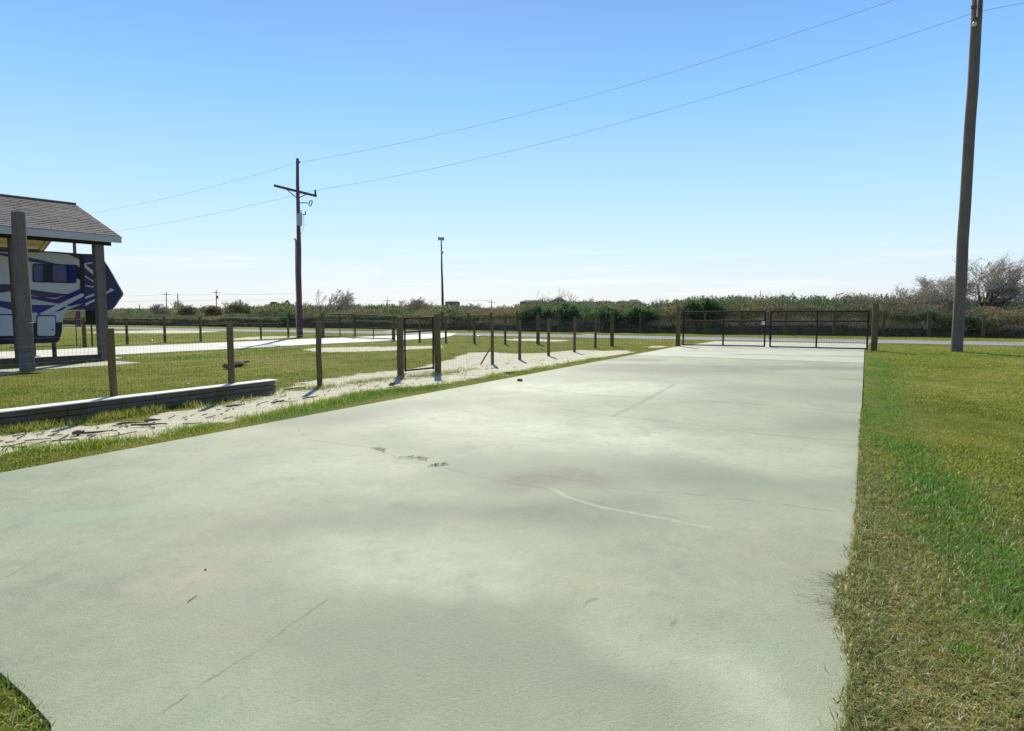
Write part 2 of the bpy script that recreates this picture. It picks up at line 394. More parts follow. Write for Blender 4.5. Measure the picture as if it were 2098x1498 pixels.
cracks = [([g2(a) for a in ((610, 885), (632, 905), (680, 913), (760, 922), (820, 945), (900, 962), (1010, 990), (1130, 1010))], .022, CR, .42),
          ([g2(a) for a in ((1130, 1008), (1170, 1030), (1240, 1048), (1330, 1065), (1450, 1088))], .034, (.50, .51, .36), .42),
          ([g2(a) for a in ((1382, 790), (1310, 830), (1255, 858))], .06, CR, .5),
          ([g2(a) for a in ((1080, 797), (1200, 812), (1400, 822), (1600, 836), (1772, 852))], .04, CR, .5),
          ([g2(a) for a in ((1150, 843), (1270, 858), (1400, 872), (1560, 895), (1760, 909))], .035, CR, .4),
          ([g2(a) for a in ((735, 1185), (680, 1232), (590, 1290), (540, 1340), (480, 1372), (400, 1420), (300, 1498))], .012, (.13, .12, .085), .62),
          ([g2(a) for a in ((0, 1200), (90, 1150), (180, 1085))], .010, CR, .35), ([g2(a) for a in ((1405, 1017), (1490, 1029), (1600, 1041), (1752, 1061))], .014, (.1, .09, .06), .6), ([g2((1190, 1262)), g2((1203, 1248)), g2((1222, 1240))], .018, CR, .6), ([g2((1380, 1296)), g2((1384, 1284))], .02, CR, .6), ([g2((1430, 1250)), g2((1438, 1258))], .014, CR, .5), ([g2((1574, 1272)), g2((1590, 1284))], .012, CR, .5), ([g2((1060, 985)), g2((1110, 978)), g2((1170, 990))], .05, CR, .35), ([g2(a) for a in ((1240, 1005), (1330, 1015), (1405, 1017))], .012, CR, .35)]
M['conc'] = concrete('driveway_concrete', marks, cracks)
marks += [(g2((1520, 728)), g2((1760, 733)), .5, DB, .35), (g2((1420, 720)), g2((1480, 722)), .5, DB, .25)]
M['conc_apron'] = concrete('pale_apron_concrete', marks, [], (.46, .46, .32), (.56, .55, .41))
M['conc_white'] = concrete('bleached_white_concrete', [], [], (.58, .56, .47), (.70, .68, .60))
M['conc_pad'] = concrete('pad_concrete', [], [], (.40, .38, .28), (.52, .50, .38))
M['joint'] = simple('dark_joint_filler', (.24, .23, .17), (.17, .16, .11), 20, .95, obj=False)
t = NT('worn_grey_asphalt'); p = t.pos()
a = t.mix(t.mr(t.noise(p, .5, 6, .65), .35, .65), (.20, .20, .205), (.27, .265, .26)); a = t.mix(t.mr(t.noise(p, 45, 3, .7), .5, .7, 0, .5), a, (.13, .13, .135))
t.base(a); t.rough(.9); t.bump(t.noise(p, 90, 3), .004); M['road'] = t.m

# ------------------------------------------------------------------ the ground layout (world metres)
A0, A1 = G(0, 975), G(1390, 711)
dD = (A1 - A0).normalized(); nD = Vector((dD.y, -dD.x, 0))       # along the driveway; to the right of it
B0 = G(1755, 1090); Wd = (B0 - A0).dot(nD)
def DW(s, tt): return A0 + dD * tt + nD * s
def tpar(px, py): return (G(px, py) - A0).dot(dD)
corner = [G(0, 1390), G(55, 1440), G(105, 1498)]
left_out = [Vector((-14, 5.6, 0)), Vector((-14, 2.4, 0)), Vector((-4.2, 2.75, 0))]
near_left = corner + [Vector((-1.45, 1.9, 0)), Vector((-1.4, .5, 0)), Vector((-1.6, -3, 0))]
tj = [tpar(1755, 1062), tpar(1765, 908), tpar(1775, 852), tpar(1780, 746), tpar(1700, 716)]
road_f = [G(224, 670.5), G(2090, 701.5)]; road_n = [G(224, 673.9), G(2090, 709.5)]
rd = (road_f[1] - road_f[0]).normalized(); rn = Vector((-rd.y, rd.x, 0))
if rn.y > 0: rn = -rn                       # towards the camera
RF = road_f[0]; RWID = (road_n[0] - RF).dot(rn) * .5 + (road_n[1] - RF).dot(rn) * .5
def RD(tt, off): return RF + rd * tt + rn * off
T_A = (A1 - RF).dot(rd)
drive_poly = [DW(0, -.8)] + left_out + near_left + [DW(Wd, tpar(1755, 1090) - 8.5), DW(Wd, tj[4]), DW(0, tj[4])]
# apron between the gate and the road
gA, gB = DW(0.35, tj[4]), DW(Wd, tj[4])
rA = G(1455, 700.5); rB = G(1782, 705)
apron_out = [DW(0.0, tj[4]), DW(Wd, tj[4]), G(1781, 705.5), G(1466, 700.2), G(1425, 706.5)]
drive_all = [DW(0, -.8)] + left_out + near_left + [DW(Wd, tpar(1755, 1090) - 8.5), DW(Wd, tj[4]), G(1781, 705.5), G(1466, 700.2), G(1425, 706.5), DW(0, tj[4])]
drive2 = [G(-150, 728), G(90, 718.5), G(233, 712), G(475, 702), G(640, 695), G(800, 688.5), G(880, 685.5), G(900, 683.5), G(935, 684), G(925, 689), G(900, 693.5), G(808, 698.5), G(645, 706.5), G(475, 716), G(234, 728.5), G(215, 731), G(-150, 750)]
sand_poly = [G(*a) for a in ((-120, 905), (0, 888), (100, 872), (200, 872), (300, 862), (330, 848), (480, 828), (520, 815), (570, 797), (600, 790), (660, 778), (760, 764), (815, 760), (900, 742), (960, 723), (1010, 722), (1050, 726), (1110, 724), (1180, 717), (1240, 719), (1285, 718),
                              (1300, 721), (1230, 733), (1150, 746), (1060, 762), (1000, 774), (900, 788), (800, 797), (720, 808), (640, 828), (560, 845), (480, 862), (380, 880), (250, 901), (120, 917), (0, 930), (-120, 945))]
sand2 = [G(*a) for a in ((640, 713), (720, 711), (812, 710), (905, 708.5), (905, 713.5), (812, 718), (740, 720.5), (660, 721.5), (625, 717))]
sand3 = [G(*a) for a in ((240, 676), (375, 677), (460, 679), (375, 683), (235, 682), (180, 680))]
sand4 = [G(*a) for a in ((478, 692), (600, 689), (640, 690), (520, 696), (470, 697.5))]
sand5 = [G(*a) for a in ((1020, 695), (1100, 694.6), (1170, 697), (1140, 700), (1060, 698.5))]
sand6 = [G(*a) for a in ((1330, 709), (1370, 708.5), (1360, 712), (1325, 713))]
verge_sand = [RD(20, -.5), RD(52, -.45), RD(52, -.05), RD(20, -.05)]
lush_line = [(1800, 770, .5), (1800, 840, .75), (1790, 905, .5), (1850, 900, .55), (1865, 940, .55), (1905, 985, .55), (1920, 1040, .5), (1950, 1100, .45), (1890, 1130, .25), (1990, 1190, .35), (2050, 1180, .3), (2090, 1260, .3), (1900, 1275, .22), (1965, 1340, .2), (1820, 1075, .2), (1860, 1010, .35), (1800, 735, .6), (1870, 800, .6), (1960, 1250, .12)]
lush_pts = [(G(x, y), r_) for x, y, r_ in lush_line]
lush_band = [G(x, y) for x, y in ((1790, 735), (1803, 800), (1800, 870), (1845, 915), (1890, 960), (1915, 1010), (1945, 1075), (1975, 1130), (2040, 1185), (2098, 1260))]
lush_left = [G(x, y) for x, y in ((560, 853), (640, 832), (720, 815), (800, 803), (870, 793))]
lush_far = [G(x, y) for x, y in ((1800, 722), (1960, 727), (2098, 730))]
dull = [G(x, y) for x, y in ((230, 738), (330, 736), (460, 728), (560, 722))]
def masks(x, y):
    nz = fbm(x * .9, y * .9, 7) - .5; nz2 = fbm(x * 3.5, y * 3.5, 31) - .5; nzt = fbm(x * .22 , y * .9, 51) - .5
    s = np.full(x.shape, -9.0)
    for pl, soft in ((sand_poly, .45), (sand2, .5), (sand3, .8), (sand4, .6), (sand5, .5), (sand6, .4), (verge_sand, .3)):
        q = .5 + signed(x, y, pl) / soft * .5 + nz * .55 + nz2 * .6
        if pl is sand3: q = q - .15
        s = np.maximum(s, np.clip(q, 0, 1))
    s = np.clip(s, 0, 1)
    # dried weeds inside the sand by the fence
    lu = np.zeros(x.shape)
    for p_, r_ in lush_pts:
        lu = np.maximum(lu, .55 * np.clip(1.1 - np.hypot(x - p_.x, y - p_.y) / r_, 0, 1))
    lu = np.maximum(lu, .64 * np.clip(1.3 - polydist(x, y, lush_band, False) / (.36 + .02 * y), 0, 1) * np.clip(.35 + 1.5 * fbm(x * 2.2, y * 1.1, 61), 0, 1.15))
    lu = np.maximum(lu, np.clip(1.5 - polydist(x, y, lush_left, False) / .5, 0, 1))
    lu = np.maximum(lu, .55 * np.clip(1.4 - polydist(x, y, lush_far, False) / 1.5, 0, 1))
    lu = np.maximum(lu, .45 * np.clip(1.4 - polydist(x, y, dull, False) / 1.6, 0, 1))
    lu = np.maximum(lu, .42 * np.clip(2.2 - polydist(x, y, corner, False) / .6, 0, 1))
    lu = np.clip(lu + nz * .5 * (lu > 0), 0, 1)
    D = polydist(x, y, [DW(Wd, -6), DW(Wd, 22)], False)
    th = np.clip(1.15 - D / 1.6, 0, 1) * .55 + np.clip((7.0 - y) / 5.0, 0, 1) * .50 * (x > -1) + nz * .5
    th = np.clip(th, 0, 1)
    return s, lu, th

# the ground sheet: one grid, fine near the camera and coarse out to the horizon
def axis(lo, hi, step, far):
    mid = np.arange(lo, hi + 1e-6, step); k = np.array([.5, 1.2, 2.5, 5, 9, 16, 28, 50, 90, 170, 320, 600, 1100, 2000, far])
    return np.concatenate([(lo - k)[::-1], mid, hi + k])
xs = axis(-24, 16, .11, 4500); ys = axis(1.0, 34, .11, 4500)
GX, GY = np.meshgrid(xs, ys); nx, ny = len(xs), len(ys)
sx, lx, tx = masks(GX.ravel(), GY.ravel())
far_ = (np.abs(GX.ravel()) > 100) | (GY.ravel() > 100) | (GY.ravel() < -20); sx[far_] = 0; lx[far_] = 0
gz = (fbm(GX * .5, GY * .5, 90, 3) - .5).ravel() * .03
inner = (GX.ravel() > -24) & (GX.ravel() < 16) & (GY.ravel() > 1) & (GY.ravel() < 34)
gz = np.where(inner, gz, 0.0)
nearslab = np.zeros(gz.shape)
for pl in (drive_all, drive2, [RD(-200, 0), RD(300, 0), RD(300, RWID), RD(-200, RWID)]):
    nearslab = np.maximum(nearslab, np.clip(1 + signed(GX.ravel(), GY.ravel(), pl) / .5, 0, 1))
gz = np.minimum(gz, .012) * (1 - nearslab) + .012 * nearslab * (nearslab < 1) - .012 * (nearslab >= 1)
V = np.stack([GX.ravel(), GY.ravel(), gz], 1)
ii = (np.arange(ny - 1)[:, None] * nx + np.arange(nx - 1)[None, :]).ravel()
T = np.concatenate([np.stack([ii, ii + 1, ii + nx + 1], 1), np.stack([ii, ii + nx + 1, ii + nx], 1)])
ground = trimesh('ground', V, M['ground'], {'sand': sx, 'lush': lx, 'thatch': tx}, T)
ground['kind'] = 'structure'

# road
mb = MB(); mb.prism([RD(-300, .02), RD(500, .02), RD(500, RWID), RD(-300, RWID)], -.05, .012)
o = mb.build('road', M['road']); o['kind'] = 'structure'

# driveway: joint filler base with the slabs lying on it
mb = MB(); mb.prism(drive_all, -.1, .012)
drv = mb.build('driveway', M['joint'], offset=(0, 0, 0)); drv['kind'] = 'structure'
GAP = .002
def slab(poly, mat, z=.03, label=None):
    m_ = MB(); m_.prism(poly, .012, z); o = m_.build('concrete_slab', mat, drv)
    if label: o['label'] = label
    bm = bmesh.new(); bm.from_mesh(o.data)       # a fine grid on the slab carries the stains
    ss = [(v.co.xy.to_3d() - A0) for v in bm.verts]; s0, s1 = min(v.dot(nD) for v in ss), max(v.dot(nD) for v in ss); t0_, t1_ = max(-9, min(v.dot(dD) for v in ss)), max(v.dot(dD) for v in ss)
    def cuts(nv, a, b_, st_):
        k = a + st_
        while k < b_ - .01:
            bmesh.ops.bisect_plane(bm, geom=bm.verts[:] + bm.edges[:] + bm.faces[:], plane_co=A0 + nv * k + Vector((0, 0, z)), plane_no=nv); k += st_ * (1 if k < 8 or nv is nD else 1.6)
    cuts(nD, max(s0, -2.5), s1, .16); cuts(dD, t0_, t1_, .16)
    bm.to_mesh(o.data); bm.free(); me = o.data
    co_ = np.empty(len(me.vertices) * 3); me.vertices.foreach_get('co', co_); co_ = co_.reshape(-1, 3)
    acc = {k: np.zeros(len(co_)) for k in MARKC}
    wx = co_[:, 0] + (fbm(co_[:, 0] * 1.1, co_[:, 1] * 1.1, 201) - .5) * .9; wy = co_[:, 1] + (fbm(co_[:, 0] * 1.1, co_[:, 1] * 1.1, 205) - .5) * .9
    for a, b_, rad, c, st_ in marks:
        if rad < .12: dd_ = polydist(co_[:, 0], co_[:, 1], [a, b_], False); rad *= 1.6
        else: dd_ = polydist(wx, wy, [a, b_], False)
        m = np.clip((rad * 1.15 - dd_) / rad, 0, 1); m = m * m * (3 - 2 * m) * min(.9, st_ * 1.35)
        k = 'algae' if c == 'ALG' else {DK: 'stain_grey', DB: 'stain_brown', LT: 'pale', PK: 'pink'}[c]
        acc[k] = 1 - (1 - acc[k]) * (1 - m)
    for k, v in acc.items():
        at = me.attributes.new(k, 'FLOAT', 'POINT'); at.data.foreach_set('value', v.astype(np.float32))
    bv = o.modifiers.new('edge', 'BEVEL'); bv.width = .006; bv.segments = 2; bv.limit_method = 'ANGLE'
    return o
near = [DW(0, tj[2] - GAP), DW(0, -.8)] + left_out + near_left + [DW(Wd, tpar(1755, 1090) - 8.5), DW(Wd, tj[2] - GAP)]
slab(near, M['conc'])
for a_, b_ in ((2, 3),):
    slab([DW(0, tj[a_] + GAP), DW(Wd, tj[a_] + GAP), DW(Wd, tj[b_] - GAP), DW(0, tj[b_] - GAP)], M['conc'], .03 + .001 * (a_ % 2))
slab([DW(0, tj[3] + .02), DW(Wd, tj[3] + .02), DW(Wd, tj[4] - GAP), DW(0, tj[4] - GAP)], M['conc_apron'], .034, 'paler concrete slab just inside the double gate')
slab([DW(0, tj[4] + GAP), DW(Wd, tj[4] + GAP)] + apron_out[2:], M['conc_apron'], .03, 'pale flared apron between gate and road')
mb = MB(); mb.prism(drive2, -.05, .03); o = mb.build('second_driveway', M['conc_white'], offset=(0, 0, 0)); o['kind'] = 'structure'
bv = o.modifiers.new('edge', 'BEVEL'); bv.width = .006; bv.limit_method = 'ANGLE'
pad = [G(-160, 800), G(0, 770.5), G(72, 759.5), G(216, 750.5), G(289, 744.5), G(236, 741), G(213, 742.5), G(0, 759), G(-160, 778)]
mb = MB(); mb.prism(pad, -.05, .022); o = mb.build('footpath', M['conc_pad'], offset=(0, 0, 0)); o['kind'] = 'structure'

# ------------------------------------------------------------------ grass blades
rng = np.random.default_rng(5)
def scatter_grass():
    out = []
    bands = [(1.7, 3.2, 11500), (3.2, 4.6, 8000), (4.6, 6.5, 4800), (6.5, 9, 2700), (9, 13, 1400), (13, 19, 800), (19, 28, 400), (28, 46, 160), (46, 75, 40)]
    rp = [RD(-300, 0), RD(500, 0), RD(500, RWID), RD(-300, RWID)]
    for y0, y1, den in bands:
        x0, x1 = -.95 * y1, .95 * y1
        n_ = int(den * (x1 - x0) * (y1 - y0))
        for c in range(0, n_, 400000):
            k = min(400000, n_ - c)
            x = rng.uniform(x0, x1, k); y = rng.uniform(y0, y1, k)
            keep = (np.abs(x) < .92 * y + .6)
            for pl, mg in ((drive_all, -.01), (drive2, .0), (rp, 0), (pad, 0)):
                keep &= ~inpoly(x, y, pl) | (polydist(x, y, pl) < mg)
            x, y = x[keep], y[keep]
            s_, l_, t_ = masks(x, y)
            p_ = 1 - np.clip((s_ - .32) / .2, 0, 1) * .985
            p_ *= .45 + .6 * fbm(x * 2.5, y * 2.5, 77) + .55 * np.clip((vnoise(x * 15, y * 15, 78) - .3) * 2.2, 0, 1)
            kp = rng.uniform(0, 1, len(x)) < p_
            out.append((x[kp], y[kp], l_[kp], t_[kp], s_[kp]))
    return [np.concatenate(a) for a in zip(*out)]
gx, gy, gl, gt, gs = scatter_grass()
# runners creeping over the driveway edge
ek = 30000
ty = tpar(1722, 1498) - .6 + rng.random(ek) ** 1.5 * (9 + .6); base = DW(Wd, 0)
mid = tpar(1735, 1235)
reach = .008 + .23 * np.exp(-((ty - mid) / .34) ** 2) * (.3 + .7 * vnoise(ty * 9, ty * 0, 5)) + .02 * np.clip(vnoise(ty * 6, ty * 0, 8) - .3, 0, 1)
sft = rng.uniform(0, 1, ek) ** 1.8 * (reach + .14) - .14
gx = np.concatenate([gx, base.x + dD.x * ty - nD.x * sft]); gy = np.concatenate([gy, base.y + dD.y * ty - nD.y * sft])
_s, _l, _t = masks(gx[-ek:], gy[-ek:]); gl = np.concatenate([gl, _l]); gt = np.concatenate([gt, _t]); gs = np.concatenate([gs, np.zeros(ek)])
n = len(gx); D = np.hypot(gx, gy)
az = rng.uniform(0, 2 * np.pi, n); tilt = R(12) + rng.beta(1.7, 1.1, n) * R(74); tilt = np.where(gl > .5, tilt * .75, tilt)
Lb = (.028 + .035 * rng.random(n)) * np.clip(7 / D, .7, 1.0) * (1 + .15 * gl) * (.75 + .6 * fbm(gx * 1.3, gy * 1.3, 12)); wb = (.0016 + .0016 * rng.random(n)) * np.clip(D / 3.6, 1, 8)
dxy = np.stack([np.cos(az), np.sin(az)], 1); sdv = np.stack([-np.sin(az), np.cos(az), np.zeros(n)], 1)
b0 = np.stack([gx, gy, np.concatenate([np.zeros(n - ek), .031 * np.clip(1 + sft / .14, 0, 1) ** .7]) - .002], 1)
m1 = b0 + np.concatenate([dxy * (np.sin(tilt * .6) * Lb * .55)[:, None], (np.cos(tilt * .6) * Lb * .55)[:, None]], 1)
tp = m1 + np.concatenate([dxy * (np.sin(np.minimum(tilt * 1.5, R(96))) * Lb * .6)[:, None], (np.cos(np.minimum(tilt * 1.5, R(96))) * Lb * .6)[:, None]], 1)
wv = sdv * wb[:, None]
nearb = D < 9
def soup(sel, two):
    k = sel.sum()
    if two:
        vv = np.stack([b0[sel] - wv[sel], b0[sel] + wv[sel], m1[sel] + wv[sel] * .8, m1[sel] - wv[sel] * .8, tp[sel]], 1).reshape(-1, 3)
        i = np.arange(k) * 5; TT = np.concatenate([np.stack([i, i + 1, i + 2], 1), np.stack([i, i + 2, i + 3], 1), np.stack([i + 3, i + 2, i + 4], 1)]); rep = 5
    else:
        mm = tp * .5 + (m1 + tp - b0 - tp * .5) * .5
        vv = np.stack([b0[sel] - wv[sel], b0[sel] + wv[sel], tp[sel]], 1).reshape(-1, 3); TT = np.arange(k * 3).reshape(-1, 3); rep = 3
    return vv, TT, rep
rb = rng.random(n); rb = np.where((rb > .9) & (rng.random(n) > (8.5 - D) / 5), rb - .35, rb)
for sel, two in ((nearb, True), (~nearb, False)):
    vv, TT, rep = soup(sel, two)
    o = trimesh('grass', vv, M['blade'], {'rnd': np.repeat(rb[sel], rep), 'lush': np.repeat(gl[sel], rep), 'thatch': np.repeat(gt[sel], rep)}, TT)
    props(o, 'short mown bermuda lawn with green and straw coloured patches' if two else 'dull olive lawn farther off around the fences and road verge', 'grass', None, 'stuff')
print('blades', n)

exec_parts = True
# ------------------------------------------------------------------ carport
def cp(u, w_, z): p = P2 + dC * u + nC * w_; return Vector((p.x, p.y, z))
cpo = empty('carport', cp(0, 0, 0), 'open timber carport with grey shingled gable roof sheltering the travel trailer', 'carport')
u_e, z_e = UZ(247, 488, -.5)
WID = 5.8; zb = UZ(235, 496.5, -.5)[1]; zt = UZ(247, 484, -.5)[1]
ur_, zr_ = UZ(158, 419, WID / 2)
u0 = -13.0
# roof slopes
def roofslope(w_e, zt_, name):
    m_ = MB(); th = .09
    a, b_, c, d_ = cp(u0, w_e, zt_), cp(u_e, w_e, zt_), cp(u_e, WID / 2, zr_), cp(u0, WID / 2, zr_)
    dn = Vector((0, 0, th))
    m_.add([a, b_, c, d_], [(0, 1, 2, 3)], mi=0); m_.add([a - dn, b_ - dn, c - dn, d_ - dn], [(3, 2, 1, 0)], mi=1)
    m_.add([a, b_, b_ - dn, a - dn], [(0, 3, 2, 1)]); m_.add([b_, c, c - dn, b_ - dn], [(0, 3, 2, 1)]); m_.add([d_, a, a - dn, d_ - dn], [(0, 3, 2, 1)])
    return m_.build(name, [M['shingle'], M['ply']], cpo)
roofslope(-.5, zt, 'roof'); roofslope(WID + .5, zt, 'roof')
# shingle courses give the slope a stepped relief
m_ = MB(); nrow = 18
for k in range(nrow):
    f0 = k / nrow; wv0 = -.5 + (WID / 2 + .5) * f0; z0 = zt + (zr_ - zt) * f0
    wv1 = -.5 + (WID / 2 + .5) * (f0 + .92 / nrow); z1 = zt + (zr_ - zt) * (f0 + .92 / nrow)
    random.seed(k); u = u0 + random.random() * .3
    while u < u_e - .05:
        L_ = min(random.uniform(.6, 1.0), u_e - u); lift = .014 + random.random() * .012
        a, b_, c, d_ = cp(u, wv0, z0 + lift), cp(u + L_ - .02, wv0, z0 + lift), cp(u + L_ - .02, wv1, z1 + .003), cp(u, wv1, z1 + .003)
        m_.add([a, b_, c, d_, cp(u, wv0, z0), cp(u + L_ - .02, wv0, z0)], [(0, 1, 2, 3), (4, 5, 1, 0)]); u += L_
props(m_.build('shingles', M['shingle'], cpo), kind='stuff')
m_ = MB(); m_.beam(cp(u0, WID / 2, zr_ + .01), cp(u_e, WID / 2, zr_ + .01), .22, .05); m_.build('ridge_cap', M['shingle'], cpo)
m_ = MB(); m_.beam(cp(u0, -.515, (zt + zb) / 2 - .01), cp(u_e + .015, -.515, (zt + zb) / 2 - .01), .03, zt - zb); m_.build('fascia', M['whitepaint'], cpo)
m_ = MB(); m_.beam(cp(u0, WID + .515, (zt + zb) / 2 - .01), cp(u_e + .015, WID + .515, (zt + zb) / 2 - .01), .03, zt - zb); m_.build('fascia', M['whitepaint'], cpo)
for sgn in (0, 1):
    m_ = MB(); w0_, w1_ = (-.5, WID / 2) if sgn == 0 else (WID + .5, WID / 2)
    m_.beam(cp(u_e + .015, w0_, zt - .1), cp(u_e + .015, w1_, zr_ - .1), .03, .17); m_.build('rake_board', M['whitepaint'], cpo)
m_ = MB(); m_.beam(cp(u0, 0, zb + .02), cp(u_e - .1, 0, zb + .02), .09, .2); m_.build('header_beam', M['brownsteel'], cpo)
m_ = MB(); m_.beam(cp(u0, WID, zb + .02), cp(u_e - .1, WID, zb + .02), .09, .2); m_.build('header_beam', M['brownwood'], cpo)
for k in range(14):
    u = u_e - .25 - k * .9; m_ = MB()
    m_.beam(cp(u, 0, zt - .18), cp(u, WID / 2, zr_ - .20), .045, .14); m_.beam(cp(u, WID, zt - .18), cp(u, WID / 2, zr_ - .2), .045, .14)
    m_.build('rafter', M['ply'], cpo)
hp = zb - .08
def cpost(u, w_, sz, mat, lab=None):
    m_ = MB(); m_.box(cp(u, w_, hp / 2), (sz, sz, hp), Matrix.Rotation(math.atan2(dC.y, dC.x), 3, 'Z')); o = m_.build('post', mat, cpo)
    if lab: o['label'] = lab
cpost(0, 0, .26, M['graywood'])
u1 = UZ(42, 745, 0)[0]
cpost(u1, 0, .2, M['brownwood'], 'brown timber post half hidden by the tall leaning pile')
cpost(u1 - 3.2, 0, .24, M['graywood']); cpost(u1 - 6.4, 0, .24, M['graywood'])
for u in (-3, -6.5, -10): cpost(u, WID, .24, M['graywood'])
m_ = MB(); m_.beam(cp(u0, -.02, .10), cp(-.14, -.02, .10), .10, .20); m_.build('ground_beam', M['brownwood'], cpo)
m_ = MB(); fl = [cp(u0, .05, 0), cp(.6, .05, 0), cp(.6, WID + .3, 0), cp(u0, WID + .3, 0)]
m_.prism(fl, .0, .035); m_.build('floor_slab', M['conc_white'], cpo)

# ------------------------------------------------------------------ travel trailer (fifth wheel)
w0 = 1.1; RVW = 2.44
rv = empty('travel_trailer', cp(-4, w0 + RVW / 2, 0), 'white and navy blue fifth wheel travel trailer parked under the carport', 'trailer')
def rp_(px, py, off=0.0): u, z = UZ(px, py, w0 - off); return (u, z)
def q(*pts): return [(x / 3.747, 380 + y / 3.745) for x, y in pts]       # zoomed notes to photo pixels
top_back = rp_(0, 511); zback = top_back[1]
outline = [rp_(x, y) for x, y in ((172, 636), (150, 635), (139, 637), (132, 644), (129, 655), (127, 680), (122, 698), (115, 703), (60, 704))]
body_poly = [(-9.0, .55)] + [(-9.0, zback + .02)] + [rp_(60, 513), rp_(120, 516), rp_(168, 520)] + [rp_(172, 634)] + outline[1:]
body_poly[1] = (-9.0, rp_(60, 513)[1] + .03)
def loft(poly, stations, mat, name, parent):
    """poly of (u,z), stations of (w, fn(u,z)->u)"""
    m_ = MB(); n_ = len(poly); vs = []
    for w_, fn in stations: vs += [cp(fn(u, z), w0 + w_, z) for u, z in poly]
    fs = []
    for s_ in range(len(stations) - 1):
        for i in range(n_):
            j = (i + 1) % n_; fs.append((s_ * n_ + i, s_ * n_ + j, (s_ + 1) * n_ + j, (s_ + 1) * n_ + i))
    fs.append(tuple(range(n_))[::-1]); k = (len(stations) - 1) * n_; fs.append(tuple(range(k, k + n_)))
    m_.add(vs, fs); return m_.build(name, mat, parent)
loft(body_poly, [(0, lambda u, z: u), (RVW, lambda u, z: u)], M['rv_white'], 'body', rv)
cap_px = ((172.5, 520), (188, 520.5), (200, 522.5), (208, 526), (215, 532.5), (226, 548), (236, 565), (246, 583), (254, 597), (256, 602), (254, 607), (248, 615), (241, 626), (235, 633), (228, 636), (218, 637), (172.5, 635))
cap_poly = [rp_(*p_) for p_ in cap_px]; uc = cap_poly[0][0]
um = max(p_[0] for p_ in cap_poly)
def bulge(a):
    return lambda u, z: u + a * max(0, (u - uc - .2) / (um - uc))
st = [(0, bulge(-.12)), (.06, bulge(-.03)), (.2, bulge(.05)), (.6, bulge(.14)), (1.22, bulge(.18)), (1.84, bulge(.14)), (2.24, bulge(.05)), (2.38, bulge(-.03)), (RVW, bulge(-.12))]
cap = loft([(u, z) for u, z in cap_poly], st, M['rv_nose'], 'front_cap', rv)
def decal(name, pts, mat, off=.004, parent=rv, th=.004):
    uz = [UZ(x, y, w0 - off) for x, y in pts]
    m_ = MB(); n_ = len(uz)
    vs = [cp(u, w0 - off, z) for u, z in uz] + [cp(u, w0 - off + th - .001, z) for u, z in uz]
    ar = sum(uz[i][0] * uz[(i + 1) % n_][1] - uz[(i + 1) % n_][0] * uz[i][1] for i in range(n_)); oo = 1 if ar > 0 else -1
    fs = [tuple(range(n_))[::oo], tuple(range(n_, 2 * n_))[::-oo]] + [(i, n_ + i, n_ + (i + 1) % n_, (i + 1) % n_)[::oo] for i in range(n_)]
    m_.add(vs, fs); return m_.build(name, mat, parent)
def rr(x0, y0, x1, y1, r_=5, n_=4, sk=0):
    out = []
    for cx_, cy_, a0 in ((x1 - r_, y0 + r_, -90), (x1 - r_, y1 - r_, 0), (x0 + r_, y1 - r_, 90), (x0 + r_, y0 + r_, 180)):
        for k in range(n_ + 1):
            a_ = R(a0 + 90 * k / n_); out.append((cx_ + r_ * math.cos(a_), cy_ + r_ * math.sin(a_) + (cx_ - x0) * sk))
    return out
# painted graphics
decal('roof_trim', [(-60, 506.0), (60, 512.6), (165, 519.6), (165, 533), (140, 521), (100, 517.5), (60, 517), (0, 516), (-60, 514)], M['rv_dark'], .006)
for i, (pts, mt) in enumerate([
    (q((-200, 505), (0, 515), (205, 550), (330, 575), (430, 600), (600, 620), (622, 640), (430, 615), (205, 580), (0, 535), (-200, 520)), 'rv_navy'),
    (q((400, 603), (560, 628), (622, 645), (622, 730), (590, 690), (590, 610)), 'rv_navy'),
    (q((-200, 755), (0, 757), (150, 760), (205, 790), (150, 800), (0, 825), (-200, 840)), 'rv_dark'),
    (q((-200, 885), (0, 885), (110, 900), (240, 925), (300, 950), (240, 985), (120, 965), (0, 930), (-200, 905)), 'rv_navy'),
    (q((215, 795), (420, 825), (520, 835), (430, 862), (330, 860), (235, 840)), 'rv_dark'),
    (q((240, 848), (430, 872), (625, 790), (643, 790), (643, 905), (540, 925), (430, 905), (240, 870)), 'rv_navy'),
    (q((240, 915), (400, 920), (560, 905), (470, 960), (300, 1000), (285, 975), (240, 970)), 'rv_navy'),
    (q((300, 985), (420, 925), (643, 820), (643, 850), (500, 925), (420, 970), (330, 1000)), 'rv_white'),
    (q((545, 945), (643, 905), (643, 950), (520, 955)), 'rv_dark'),
    (q((240, 885), (430, 912), (560, 930), (555, 936), (430, 922), (240, 895)), 'rv_white'),
    (q((612, 525), (646, 525), (650, 830), (618, 830)), 'rv_black')]):
    decal('paint_stripe', pts, M[mt], .005 + .0016 * i)
for i, (pts, mt) in enumerate([
    (q((640, 600), (735, 583), (737, 592), (655, 608)), 'rv_white'), (q((640, 603), (655, 606), (735, 672), (735, 705), (645, 625)), 'rv_white'),
    (q((650, 690), (738, 745), (738, 755), (650, 700)), 'rv_white'), (q((655, 765), (750, 780), (750, 788), (655, 773)), 'rv_white'),
    (q((655, 855), (760, 815), (760, 830), (655, 870)), 'rv_white'), (q((655, 905), (780, 845), (780, 860), (655, 925)), 'rv_white'),
    (q((800, 822), (838, 806), (845, 786), (878, 803), (850, 818), (805, 838)), 'rv_white')]):
    decal('paint_stripe', pts, M[mt], .006 + .0016 * i)
win = decal('window', rr(67, 540, 157, 578, 5, 4, .03), M['rv_black'], .026, th=.03)
